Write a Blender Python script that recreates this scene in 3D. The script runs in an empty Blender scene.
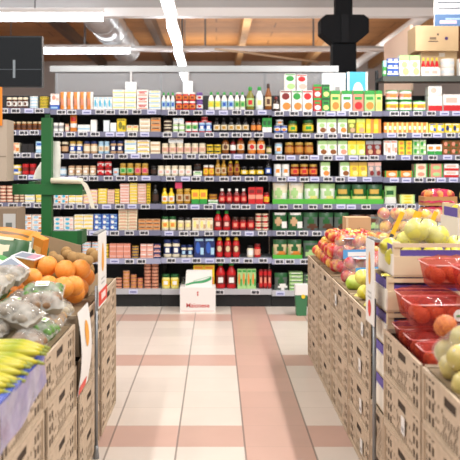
import bpy, bmesh, math, random
from mathutils import Vector, Matrix, Euler
R = random.Random(7)
PI = math.pi
H, F, D = 1.33, 840.0, 7.92          # camera height, focal length in pixels, distance of the shelf fronts
VX, VY = 216.3, 166.0                # vanishing point of the photograph
S = D / F
def P(px, py, Z): return Vector(((px - VX) * Z / F, Z, H - (py - VY) * Z / F))
def zpx(y): return H - (y - VY) * S
def xpx(x): return (x - VX) * S
COL = bpy.context.scene.collection

# ------------------------------------------------------------------ materials
def lin(h):
    h = h.lstrip('#'); out = []
    for i in (0, 2, 4):
        c = int(h[i:i+2], 16) / 255
        out.append(c / 12.92 if c <= .04045 else ((c + .055) / 1.055) ** 2.4)
    return (*out, 1)
MC = {}
def M(h, rough=.45, metal=0, noise=0, scale=30, bump=0, spec=.5):
    key = (h, rough, metal, noise, scale, bump)
    if key in MC: return MC[key]
    m = bpy.data.materials.new('paint_' + h.strip('#')); m.use_nodes = True
    nt = m.node_tree; b = nt.nodes['Principled BSDF']
    b.inputs['Base Color'].default_value = lin(h)
    b.inputs['Roughness'].default_value = rough; b.inputs['Metallic'].default_value = metal
    b.inputs['Specular IOR Level'].default_value = spec
    if noise or bump:
        tc = nt.nodes.new('ShaderNodeTexCoord'); n = nt.nodes.new('ShaderNodeTexNoise')
        n.inputs['Scale'].default_value = scale; n.inputs['Detail'].default_value = 4
        nt.links.new(tc.outputs['Object'], n.inputs['Vector'])
        if noise:
            mx = nt.nodes.new('ShaderNodeMixRGB'); mx.blend_type = 'MULTIPLY'
            mx.inputs[1].default_value = lin(h); mx.inputs[0].default_value = noise
            cr = nt.nodes.new('ShaderNodeValToRGB'); cr.color_ramp.elements[0].position = .3; cr.color_ramp.elements[1].position = .7
            cr.color_ramp.elements[0].color = (.25, .25, .25, 1)
            nt.links.new(n.outputs['Fac'], cr.inputs[0]); nt.links.new(cr.outputs[0], mx.inputs[2])
            nt.links.new(mx.outputs[0], b.inputs['Base Color'])
        if bump:
            bp = nt.nodes.new('ShaderNodeBump'); bp.inputs['Strength'].default_value = bump; bp.inputs['Distance'].default_value = .004
            nt.links.new(n.outputs['Fac'], bp.inputs['Height']); nt.links.new(bp.outputs[0], b.inputs['Normal'])
    MC[key] = m; return m
def fruit_mat(name, c1, c2, scale=9, lo=.4, hi=.6, rough=.35, bump=0, bscale=120):
    m = bpy.data.materials.new(name); m.use_nodes = True; nt = m.node_tree; b = nt.nodes['Principled BSDF']
    tc = nt.nodes.new('ShaderNodeTexCoord'); oi = nt.nodes.new('ShaderNodeObjectInfo')
    ad = nt.nodes.new('ShaderNodeVectorMath'); ad.operation = 'ADD'
    ml = nt.nodes.new('ShaderNodeVectorMath'); ml.operation = 'SCALE'; ml.inputs['Scale'].default_value = 17
    cb = nt.nodes.new('ShaderNodeCombineXYZ')
    for i in range(3): nt.links.new(oi.outputs['Random'], cb.inputs[i])
    nt.links.new(cb.outputs[0], ml.inputs[0]); nt.links.new(tc.outputs['Object'], ad.inputs[0]); nt.links.new(ml.outputs[0], ad.inputs[1])
    n = nt.nodes.new('ShaderNodeTexNoise'); n.inputs['Scale'].default_value = scale; n.inputs['Detail'].default_value = 3
    nt.links.new(ad.outputs[0], n.inputs['Vector'])
    cr = nt.nodes.new('ShaderNodeValToRGB'); e = cr.color_ramp.elements
    e[0].position = lo; e[0].color = lin(c1); e[1].position = hi; e[1].color = lin(c2)
    nt.links.new(n.outputs['Fac'], cr.inputs[0]); nt.links.new(cr.outputs[0], b.inputs['Base Color'])
    b.inputs['Roughness'].default_value = rough
    if bump:
        n2 = nt.nodes.new('ShaderNodeTexNoise'); n2.inputs['Scale'].default_value = bscale
        nt.links.new(tc.outputs['Object'], n2.inputs['Vector'])
        bp = nt.nodes.new('ShaderNodeBump'); bp.inputs['Strength'].default_value = bump; bp.inputs['Distance'].default_value = .002
        nt.links.new(n2.outputs['Fac'], bp.inputs['Height']); nt.links.new(bp.outputs[0], b.inputs['Normal'])
    return m
def film_mat(name, tint, clear=.7, rough=.12, milky=.3):
    """thin plastic: partly see-through, partly tinted and glossy"""
    m = bpy.data.materials.new(name); m.use_nodes = True; nt = m.node_tree
    out = nt.nodes['Material Output']; b = nt.nodes['Principled BSDF']
    b.inputs['Base Color'].default_value = lin(tint); b.inputs['Roughness'].default_value = rough
    tr = nt.nodes.new('ShaderNodeBsdfTransparent')
    tl = lin(tint); tr.inputs[0].default_value = tuple(1 - (1 - c) * .5 for c in tl[:3]) + (1,)
    mx = nt.nodes.new('ShaderNodeMixShader')
    tc = nt.nodes.new('ShaderNodeTexCoord'); n = nt.nodes.new('ShaderNodeTexNoise'); n.inputs['Scale'].default_value = 14
    nt.links.new(tc.outputs['Object'], n.inputs['Vector'])
    mr = nt.nodes.new('ShaderNodeMapRange'); mr.inputs[1].default_value = .35; mr.inputs[2].default_value = .7
    mr.inputs[3].default_value = 1 - clear; mr.inputs[4].default_value = min(1, 1 - clear + milky)
    nt.links.new(n.outputs['Fac'], mr.inputs[0]); nt.links.new(mr.outputs[0], mx.inputs[0])
    nt.links.new(tr.outputs[0], mx.inputs[1]); nt.links.new(b.outputs[0], mx.inputs[2])
    bp = nt.nodes.new('ShaderNodeBump'); bp.inputs['Strength'].default_value = .5; bp.inputs['Distance'].default_value = .01
    nt.links.new(n.outputs['Fac'], bp.inputs['Height']); nt.links.new(bp.outputs[0], b.inputs['Normal'])
    nt.links.new(mx.outputs[0], out.inputs['Surface']); return m
def glow(name, c, s):
    m = bpy.data.materials.new(name); m.use_nodes = True; b = m.node_tree.nodes['Principled BSDF']
    b.inputs['Base Color'].default_value = (1, 1, 1, 1)
    b.inputs['Emission Color'].default_value = lin(c); b.inputs['Emission Strength'].default_value = s
    return m

# ------------------------------------------------------------------ mesh builder
class MB:
    def __init__(s): s.v = []; s.f = []; s.m = []; s.mats = []; s.smooth = []
    def mi(s, m):
        if m not in s.mats: s.mats.append(m)
        return s.mats.index(m)
    def add(s, vs, fs, m, smooth=False, mx=None):
        b = len(s.v); k = s.mi(m)
        s.v += [tuple(mx @ Vector(v)) if mx else tuple(v) for v in vs]
        for f in fs: s.f.append(tuple(b + i for i in f)); s.m.append(k); s.smooth.append(smooth)
        return s
    def box(s, x0, x1, y0, y1, z0, z1, m, mx=None):
        vs = [(x, y, z) for x in (x0, x1) for y in (y0, y1) for z in (z0, z1)]
        return s.add(vs, [(0,1,3,2),(4,6,7,5),(0,4,5,1),(2,3,7,6),(0,2,6,4),(1,5,7,3)], m, mx=mx)
    def lathe(s, prof, n=14, mx=None, smooth=True):
        """prof: (r, z, material of the ring above)"""
        b = len(s.v)
        for r, z, _ in prof:
            for i in range(n):
                a = 2 * PI * i / n; v = Vector((r * math.cos(a), r * math.sin(a), z)); s.v.append(tuple(mx @ v) if mx else tuple(v))
        for j in range(len(prof) - 1):
            k = s.mi(prof[j][2])
            for i in range(n):
                i2 = (i + 1) % n; s.f.append((b + j*n + i, b + j*n + i2, b + (j+1)*n + i2, b + (j+1)*n + i)); s.m.append(k); s.smooth.append(smooth)
        s.f.append(tuple(b + i for i in reversed(range(n)))); s.m.append(s.mi(prof[0][2])); s.smooth.append(False)
        e = b + (len(prof) - 1) * n
        s.f.append(tuple(e + i for i in range(n))); s.m.append(s.mi(prof[-1][2] or prof[-2][2])); s.smooth.append(False)
        return s
    def tube(s, pts, rs, m, n=8, flat=1.0):
        pts = [Vector(p) for p in pts]; vs = []; fs = []
        if not isinstance(rs, (list, tuple)): rs = [rs] * len(pts)
        for i, p in enumerate(pts):
            t = (pts[min(i+1, len(pts)-1)] - pts[max(i-1, 0)]).normalized()
            a = Vector((0, 0, 1)) if abs(t.z) < .9 else Vector((1, 0, 0))
            u = t.cross(a).normalized(); w = u.cross(t)
            for k in range(n):
                q = 2 * PI * k / n; vs.append(p + (u * math.cos(q) + w * math.sin(q) * flat) * rs[i])
        for i in range(len(pts) - 1):
            for k in range(n):
                k2 = (k + 1) % n; fs.append((i*n + k, i*n + k2, (i+1)*n + k2, (i+1)*n + k))
        fs.append(tuple(reversed(range(n)))); fs.append(tuple((len(pts)-1)*n + k for k in range(n)))
        return s.add(vs, fs, m, True)
    def ball(s, c, r, m, nu=12, nv=8, sq=(1,1,1)):
        vs = [(c[0], c[1], c[2] - r*sq[2])]; fs = []
        for j in range(1, nv):
            t = PI * j / nv
            for i in range(nu):
                a = 2*PI*i/nu; vs.append((c[0] + r*sq[0]*math.sin(t)*math.cos(a), c[1] + r*sq[1]*math.sin(t)*math.sin(a), c[2] - r*sq[2]*math.cos(t)))
        vs.append((c[0], c[1], c[2] + r*sq[2])); L = len(vs) - 1
        for i in range(nu):
            i2 = (i+1) % nu; fs.append((0, 1+i2, 1+i)); fs.append((L, L-nu+i, L-nu+i2))
            for j in range(nv-2): fs.append((1+j*nu+i, 1+j*nu+i2, 1+(j+1)*nu+i2, 1+(j+1)*nu+i))
        return s.add(vs, fs, m, True)
    def mesh(s, name):
        me = bpy.data.meshes.new(name); me.from_pydata(s.v, [], s.f)
        for m in s.mats: me.materials.append(m)
        me.polygons.foreach_set('material_index', s.m); me.polygons.foreach_set('use_smooth', s.smooth); me.update(); return me
    def obj(s, name, parent=None, loc=(0,0,0), rot=(0,0,0)):
        return link(name, s.mesh(name), parent, loc, rot)
def link(name, data, parent=None, loc=(0,0,0), rot=(0,0,0)):
    o = bpy.data.objects.new(name, data); COL.objects.link(o); o.location = loc; o.rotation_euler = rot
    if parent: o.parent = parent
    return o
LABELS = {}
def tag(o, label, cat, group=None):
    LABELS.setdefault(label, []).append(o.name)
    o['label'] = label; o['category'] = cat
    if group: o['group'] = group
    return o
def thing(name, label, cat, loc=(0,0,0), rz=0, group=None):
    o = link(name, None, None, loc, (0, 0, rz)); o.empty_display_size = .05
    return tag(o, label, cat, group)
def struct(name, mb, parent=None):
    o = mb.obj(name, parent)
    if not parent: o['kind'] = 'structure'
    return o
def dup(o, loc=None, rot=None, label=None, group=None, parent=None, scale=None):
    c = o.copy(); COL.objects.link(c); c.parent = parent
    for k in list(o.children): dup(k, parent=c)
    if loc is not None: c.location = loc
    if rot is not None: c.rotation_euler = rot
    if scale is not None: c.scale = scale
    if label: tag(c, label, c['category'], group or c.get('group'))
    return c
ORD = 'first second third fourth fifth sixth seventh eighth ninth tenth eleventh twelfth thirteenth fourteenth fifteenth sixteenth seventeenth eighteenth nineteenth twentieth'.split()

# ------------------------------------------------------------------ floor, hall, ceiling
TILE = .323; X0 = .1357; Y0 = 3.979
def floor_material():
    m = bpy.data.materials.new('floor_tiles'); m.use_nodes = True; nt = m.node_tree; b = nt.nodes['Principled BSDF']
    N = nt.nodes.new; Lk = nt.links.new
    tc = N('ShaderNodeTexCoord'); sx = N('ShaderNodeSeparateXYZ'); Lk(tc.outputs['Object'], sx.inputs[0])
    def math_(op, a, bb=None):
        n = N('ShaderNodeMath'); n.operation = op
        for i, q in enumerate((a, bb)):
            if q is None: continue
            if isinstance(q, (int, float)): n.inputs[i].default_value = q
            else: Lk(q, n.inputs[i])
        return n.outputs[0]
    u = math_('DIVIDE', math_('SUBTRACT', sx.outputs[0], X0 - TILE * 20), TILE)
    v = math_('DIVIDE', math_('SUBTRACT', sx.outputs[1], Y0 - TILE * 20), TILE)
    iu, iv = math_('FLOOR', u), math_('FLOOR', v)
    pu = math_('LESS_THAN', math_('MODULO', iu, 5), .5); pv = math_('LESS_THAN', math_('MODULO', iv, 5), .5)
    pink = math_('MAXIMUM', pu, pv)
    cb = N('ShaderNodeCombineXYZ'); Lk(iu, cb.inputs[0]); Lk(iv, cb.inputs[1])
    wn = N('ShaderNodeTexWhiteNoise'); wn.noise_dimensions = '2D'; Lk(cb.outputs[0], wn.inputs['Vector'])
    no = N('ShaderNodeTexNoise'); no.inputs['Scale'].default_value = 5; no.inputs['Detail'].default_value = 6; Lk(tc.outputs['Object'], no.inputs['Vector'])
    var = math_('ADD', math_('MULTIPLY', wn.outputs['Value'], .10), math_('ADD', math_('MULTIPLY', no.outputs['Fac'], .12), .84))
    mx = N('ShaderNodeMixRGB'); mx.inputs[1].default_value = lin('#d9cdc2'); mx.inputs[2].default_value = lin('#c5a294'); Lk(pink, mx.inputs[0])
    mv = N('ShaderNodeMixRGB'); mv.blend_type = 'MULTIPLY'; mv.inputs[0].default_value = 1; Lk(mx.outputs[0], mv.inputs[1]); Lk(var, mv.inputs[2])
    fu, fv = math_('FRACT', u), math_('FRACT', v)
    ju = math_('LESS_THAN', math_('ABSOLUTE', math_('SUBTRACT', math_('FRACT', math_('ADD', u, .5)), .5)), .014)
    jv = math_('LESS_THAN', math_('ABSOLUTE', math_('SUBTRACT', math_('FRACT', math_('ADD', v, .5)), .5)), .008)
    m1 = N('ShaderNodeMixRGB'); Lk(math_('MULTIPLY', jv, .35), m1.inputs[0]); Lk(mv.outputs[0], m1.inputs[1]); m1.inputs[2].default_value = lin('#8f7d70')
    m2 = N('ShaderNodeMixRGB'); Lk(math_('MULTIPLY', ju, .7), m2.inputs[0]); Lk(m1.outputs[0], m2.inputs[1]); m2.inputs[2].default_value = lin('#6a5f5a')
    Lk(m2.outputs[0], b.inputs['Base Color']); b.inputs['Roughness'].default_value = .3
    return m
struct('floor', MB().box(-9, 9, -4, 23, -.05, 0, floor_material()))

def wood_material(name, c1, c2, board=.6):
    m = bpy.data.materials.new(name); m.use_nodes = True; nt = m.node_tree; b = nt.nodes['Principled BSDF']
    tc = nt.nodes.new('ShaderNodeTexCoord'); mp = nt.nodes.new('ShaderNodeMapping'); mp.inputs['Scale'].default_value = (1.2, 6, 6)
    nt.links.new(tc.outputs['Object'], mp.inputs[0])
    n = nt.nodes.new('ShaderNodeTexNoise'); n.inputs['Scale'].default_value = 2.5; n.inputs['Detail'].default_value = 8; nt.links.new(mp.outputs[0], n.inputs['Vector'])
    cr = nt.nodes.new('ShaderNodeValToRGB'); e = cr.color_ramp.elements; e[0].position = .3; e[1].position = .7; e[0].color = lin(c1); e[1].color = lin(c2)
    nt.links.new(n.outputs['Fac'], cr.inputs[0])
    br = nt.nodes.new('ShaderNodeTexBrick'); br.inputs['Scale'].default_value = 1; br.inputs['Brick Width'].default_value = 2.4; br.inputs['Row Height'].default_value = board
    br.inputs['Mortar Size'].default_value = .012; br.inputs['Color1'].default_value = (1,1,1,1); br.inputs['Color2'].default_value = (.8,.8,.8,1); br.inputs['Mortar'].default_value = (.35,.3,.25,1)
    nt.links.new(tc.outputs['Object'], br.inputs['Vector'])
    mx = nt.nodes.new('ShaderNodeMixRGB'); mx.blend_type = 'MULTIPLY'; mx.inputs[0].default_value = 1
    nt.links.new(cr.outputs[0], mx.inputs[1]); nt.links.new(br.outputs['Color'], mx.inputs[2])
    nt.links.new(mx.outputs[0], b.inputs['Base Color']); b.inputs['Roughness'].default_value = .6; return m
WOODC = wood_material('ceiling_wood', '#a87442', '#c68d56')
struct('ceiling', MB().box(-9, 9, 6, 23, 4.2, 4.3, WOODC))
struct('wall_back', MB().box(-9, 9, 23, 23.2, 0, 4.3, M('#d3cfcd', .7, noise=.06, scale=.4)))
BEAM = wood_material('beam_wood', '#b98a58', '#d6aa78', 3)
for i, bx in enumerate((-4.87, -3.05, -1.25, .57, 2.39, 4.2)):
    b = struct('ceiling_beam' + ('' if not i else '.%03d' % i), MB().box(bx - .07, bx + .07, 8, 22.9, 3.98, 4.199, M('#5b4636', .6) if i in (1, 2) else BEAM))
STEEL = M('#b4b6b8', .35, .7, noise=.2, scale=3); LSTEEL = M('#f0f1f2', .45, .0); DSTEEL = M('#77797c', .4, .5)
# cable trays
def tray(name, label, y, z0, z1, x0, x1):
    t = thing(name, label, 'cable tray', (0, y, z0))
    h = z1 - z0
    MB().box(x0, x1, 0, .16, 0, h*.5, LSTEEL).obj('channel', t)
    MB().box(x0, x1, .02, .14, h*.5, h, M('#b3b5b7', .6)).obj('cable_bed', t)
    for xx in (-2.2, -.2, 1.6):
        if x0 < xx < x1: MB().box(xx, xx+.03, .06, .09, h, 4.2 - z0, DSTEEL).obj('hanger_rod', t)
    return t
tray('cable_tray', 'wide grey metal cable tray hanging nearest under the wooden ceiling', 10.2, 3.15, 3.36, -4.5, 3.3)
tray('cable_tray', 'thin pale metal rail running further back below the wooden ceiling', 13.9, 3.24, 3.32, -4.5, 3.6)
# fluorescent lights
GL = glow('lamp_glow', '#f8fbff', 9)
def lamp(name, label, c, length, along, w=.12):
    t = thing(name, label, 'ceiling light', c, 0 if along == 'x' else PI/2, 'fluorescent strip lights')
    l = length / 2
    MB().box(-l, l, -w/2 - .01, w/2 + .01, .05, .10, LSTEEL).obj('housing', t)
    MB().box(-l + .02, l - .02, -w/2, w/2, -.03, .05, GL).obj('tube', t)
    for q in (-.45*l, .45*l): MB().box(q, q + .015, -.01, .01, .1, 4.19 - c[2], DSTEEL).obj('hanger', t)
lamp('strip_light', 'long fluorescent strip light crossing beside the near end of the duct', (-2.83, 9.95, 3.085), 3.0, 'x')
lamp('strip_light', 'fluorescent strip light across the hall above the dark monitor, under the duct', (-2.75, 13.7, 3.2), 2.7, 'x')
for i, (y, lab) in enumerate(((8.7, 'nearest'), (11.2, 'second nearest'), (13.6, 'third nearest'), (15.9, 'furthest'))):
    lamp('strip_light', lab + ' fluorescent light of the row running away over the shelves', (-.515 - .033*i, y, 3.04), 2.15, 'y', .10)
# duct
t = thing('ventilation_duct', 'round galvanised steel ventilation duct under the wooden ceiling', 'duct', (-1.75, 16.4, 3.6))
ZN = M('#c2c4c6', .3, .6, noise=.25, scale=4)
mb = MB(); mx = Matrix.Rotation(PI/2, 4, 'X')
mb.lathe([(.23, 0, ZN), (.26, .03, ZN), (.26, 4.9, ZN), (.23, 4.92, ZN)], 28, mx); mb.obj('pipe', t)
for q in (.05, 1.2, 2.4, 3.6): MB().lathe([(.26, q, STEEL), (.272, q+.01, STEEL), (.272, q+.05, STEEL), (.26, q+.06, STEEL)], 28, mx).obj('seam_band', t)
for q in (-.6, -2.6): MB().box(-.01, .01, q-.02, q+.02, .25, .59, DSTEEL).obj('hanger', t)
# pale pipe on the right, thin cable
tag(MB().tube([(3.15, 8.6, 3.6), (3.12, 20, 3.6)], .085, LSTEEL, 12).obj('service_pipe'), 'pale grey service pipe running away above the cardboard box', 'pipe')
tag(MB().tube([P(215, 49, 12.6), P(250, 53, 12.9), P(285, 58, 13.2), P(318, 62, 13.4)], .018, M('#c9b49a'), 6).obj('ceiling_cable'), 'thin pale cable sagging under the ceiling beside the black column', 'cable')
# black column with wide head
BLK = M('#0c0d10', .85, spec=.15)
cx = (344.5 - VX) * 8.9 / F
t = thing('steel_column', 'black steel column with a wide bracket head rising behind the shelves', 'column', (cx, 8.9, 0))
MB().box(-.125, .125, 0, .2, 0, 2.64, BLK).obj('shaft', t)
mb = MB(); zz = lambda y: H - (y - VY) * 8.9 / F
a, b_, c_, d_ = zz(43), zz(33), zz(19), zz(15)
pr = [(-.125, a), (.125, a), (.255, b_), (.255, c_), (.2, d_), (-.2, d_), (-.255, c_), (-.255, b_)]
mb.add([(x, y, z) for y in (-.03, .23) for x, z in pr], [tuple(range(8)), tuple(range(15, 7, -1))] + [(i, i+8, (i+1) % 8 + 8, (i+1) % 8) for i in range(8)], BLK)
mb.box(-.04, .04, -.045, -.03, a, d_, M('#111215', .8, spec=.15)); mb.obj('bracket_head', t)
MB().box(-.09, .09, .03, .17, d_ - .02, 4.19, BLK).obj('upper_post', t)
# salmon partition, poster
struct('partition_panel', MB().box(1.95, 1.98, 8.45, 9.77, 0, 2.75, M('#ffe0c8', .7, noise=.05, scale=2)))
t = thing('hanging_poster', 'white hanging poster with dark lines over a blue picture above the box', 'poster', (P(434, 26, 7.4)))
pw, ph = .5, .36
MB().box(0, pw, 0, .008, 0, ph, M('#eceded', .5)).obj('board', t)
mb = MB().box(.006, pw, -.002, 0, 0, .105, M('#49678f', .5)); mb.box(.05, .2, -.003, -.002, .02, .05, M('#b9a7b5')); mb.box(.1, .4, -.003, -.002, .055, .07, M('#8fa9c9')); mb.obj('picture', t)
mb = MB()
for k, (u0, u1) in enumerate(((.04, .42), (.03, .44), (.10, .3))): mb.box(u0, u1, -.002, 0, .15 + k*.05, .165 + k*.05, M('#5d6168'))
mb.obj('print_lines', t)
for xx in (.05, .45): MB().box(xx, xx+.006, 0, .006, ph, 4.2 - t.location.z, DSTEEL).obj('wire', t)

# ------------------------------------------------------------------ wall shelving: five bays
LIPS = [[110.6, 132.6, 155.3, 177.4, 205.2, 232.6, 261, 291.7], [112, 134.2, 156.2, 178.3, 206.5, 233, 261.2, 291.7],
        [112.5, 134.8, 156.5, 178.7, 206.8, 233.4, 260.6, 292], [113.6, 135.8, 157.7, 179.2, 206.7, 233.4, 261.7, 293.5],
        [113.5, 135.3, 157.4, 180, 206.6, 233.4, 261.7, 293.5]]
BX = [-61, 50, 161, 272, 383, 494]
RAIL = M('#70728a', .4); BOARD = M('#8b8c92', .5); BACK = M('#2b2d30', .7, noise=.5, scale=60); FRAME = M('#1b1d20', .5)
TAGW = M('#e9e9ec', .5); TAGK = M('#3a3a42', .5)
tm = MB().box(-.042, .042, -.003, 0, -.021, .021, TAGW)
for u0, u1, z0, z1 in ((-.035, .004, -.014, .014), (.009, .035, -.014, .014)): tm.box(u0, u1, -.0045, -.002, z0, z1, TAGK)
TAGM = tm.mesh('price_tag')
t2 = MB().box(-.042, .042, -.003, 0, -.021, .021, M('#c9cbe6', .5)); t2.box(-.03, .03, -.0045, -.002, -.01, .004, M('#6f74a6')); TAGB = t2.mesh('price_tag')
def shelf_z(bay, s): return zpx(LIPS[bay][s] - 2.6) if s >= 0 else zpx(76)
BAYN = ['bay of black wall shelving hidden behind the dark monitor', 'bay of black wall shelving behind the green stand', 'bay of black wall shelving behind the white mayonnaise box',
        'bay of black wall shelving behind the apples, below the black column', 'bay of black wall shelving under the large cardboard box, one shelf higher']
for b in range(5):
    x0, x1 = xpx(BX[b]), xpx(BX[b+1]); w = x1 - x0
    t = thing('shelving_bay', BAYN[b], 'shelving', (x0, D, 0), 0, 'wall shelving bays')
    top = zpx(107) if b < 4 else zpx(66)
    MB().box(.002, w - .002, .42, .45, .02, zpx(92), BACK).obj('back_panel', t)
    MB().box(.002, w - .002, .03, .40, 0, zpx(294.5), M('#121315', .6)).obj('plinth', t)
    MB().box(.003, .028, .36, .42, 0, top, FRAME).obj('upright', t)
    if b == 4: MB().box(w - .03, w - .004, .36, .42, 0, top, FRAME).obj('upright', t)
    for s in ([-1] if b == 4 else []) + list(range(8)):
        zt = shelf_z(b, s)
        if s == -1:
            o = MB().box(.002, w - .002, .02, .41, zt - .03, zt, M('#4b4f50', .5)).obj('shelf', t)
            MB().box(.002, w - .002, 0, .02, zt - .05, zt + .002, M('#50544f', .5)).obj('front_rail', o); continue
        yl = zpx(LIPS[b][s])
        o = MB().box(.004, w - .004, .012, .415, zt - .022, zt, BOARD if s < 7 else M('#b9babd')).obj('shelf', t)
        MB().box(.002, w - .002, 0, .012, yl - .025, yl + .025, RAIL if s < 6 else (M('#9a9db8', .4) if s == 6 else M('#b3b3b8', .4))).obj('front_rail', o)
        x = .06 + R.random() * .05
        while x < w - .05:
            if not (s == 7 and R.random() < .6):
                link('price_tag', TAGB if R.random() < .22 else TAGM, o, (x, 0, yl + R.choice((-.002, .001))))
            x += R.choice((.098, .115, .14, .125))
# clear panel and rail over the shelves
t = thing('clear_screen_panel', 'clear plastic screen with a metal top rail above the shelves', 'panel', (xpx(45), D + .5, zpx(112)))
pw = xpx(346) - xpx(45)
FILM = film_mat('clear_acrylic', '#d5d8dc', .74, .1, .0)
MB().box(0, pw, 0, .006, 0, H + 95*(D+.5)/F - zpx(112), FILM).obj('pane', t)
zr = H + 95*(D+.5)/F - zpx(112); MB().box(-.05, pw, -.02, .03, zr - .01, zr + .05, STEEL).obj('top_rail', t)
for q in (.0, 1.05, 2.09, pw - .02): MB().box(q, q + .02, .006, .03, -2.0, zr, STEEL).obj('post', t)
for x0, x1, y0, y1, lab in ((181, 191.5, 76, 92, 'white card hung on the rail below the row of strip lights'), (120, 132, 77, 92, 'pale card hung on the rail above the white packets')):
    tag(MB().box(xpx(x0), xpx(x1), D + .46, D + .464, zpx(y1), zpx(y0), M('#e8ecee')).box(xpx((x0+x1)/2) - .01, xpx((x0+x1)/2) + .01, D + .464, D + .478, zpx(y0) - .02, H + 95*(D+.5)/F - .01, M('#c8c8c8')).obj('hanging_card'), lab, 'card')

# ------------------------------------------------------------------ groceries
C = dict(w='#f1efea', cr='#eadfc4', k='#1c1a1b', br='#5a3420', dbr='#3a2318', r='#c81f24', dr='#7d1f1e', or_='#e58a3a', y='#f0cf2e', ly='#f0e38a', mu='#b98a2c',
         g='#2f9a3f', dg='#1e5a2c', lg='#a9d08a', b='#2f5cb8', nv='#1f2f66', lb='#a9cfe6', pk='#eab9ac', pr='#75549a', gy='#9a9a9c', tn='#c9a27c', am='#8a4f1e', ol='#7d7a2a', sa='#e2937c',
         cy='#46b4d6', gb='#56605a', go='#c9a349', lm='#cfe06a', mg='#d8446c', bg='#d9c39a', oc='#c98236', sk='#dfe9ee')
def K(c, rough=.4): return M(C[c], rough)
def decal(mb, kind, u0, v0, u1, v1, c, w, h, yf):
    y = yf - .0012
    if kind == 'r':
        mb.add([(u0*w - w/2, y, v0*h), (u1*w - w/2, y, v0*h), (u1*w - w/2, y, v1*h), (u0*w - w/2, y, v1*h)], [(0,1,2,3)], K(c))
    else:
        n = 14; cx, cz, rx, rz = (u0+u1)/2*w - w/2, (v0+v1)/2*h, (u1-u0)/2*w, (v1-v0)/2*h
        mb.add([(cx + rx*math.cos(2*PI*i/n), y - .0006, cz + rz*math.sin(2*PI*i/n)) for i in range(n)], [tuple(range(n))], K(c))
ART = {
 'plain': lambda a, b: [],
 'oval': lambda a, b: [('e', .12, .55, .88, .88, a), ('e', .2, .06, .98, .42, b), ('r', .05, .91, .95, .97, a)],
 'cap': lambda a, b: [('r', 0, .82, 1, 1, a), ('e', .15, .08, .9, .45, b), ('r', .15, .55, .85, .7, a)],
 'band': lambda a, b: [('r', 0, .3, 1, .55, a), ('r', .15, .65, .85, .85, b)],
 'top': lambda a, b: [('r', 0, .6, 1, 1, a), ('r', .1, .15, .8, .35, b)],
 'base': lambda a, b: [('r', 0, 0, 1, .35, a), ('r', .15, .5, .8, .8, b)],
 'spot': lambda a, b: [('e', .15, .2, .6, .8, a), ('r', .62, .15, .95, .5, b), ('r', .1, .85, .9, .95, b)],
 'side': lambda a, b: [('r', .62, 0, 1, 1, a), ('r', .08, .3, .5, .65, b)],
 'edge': lambda a, b: [('r', 0, 0, .1, 1, a), ('r', .9, 0, 1, 1, a), ('e', .25, .15, .8, .75, b)],
 'leaf': lambda a, b: [('r', 0, .75, 1, 1, a), ('e', .2, .4, .8, .7, a), ('e', .3, .05, .95, .4, b)],
 'script': lambda a, b: [('r', .12, .62, .9, .75, a), ('r', .2, .42, .75, .56, a), ('r', .1, .1, .9, .26, b)],
}
def box_mesh(name, w, h, d, c, art, a, b):
    mb = MB().box(-w/2, w/2, 0, d, 0, h, K(c))
    for q in ART[art](a, b): decal(mb, *q, w, h, 0)
    return mb.mesh(name)
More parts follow.
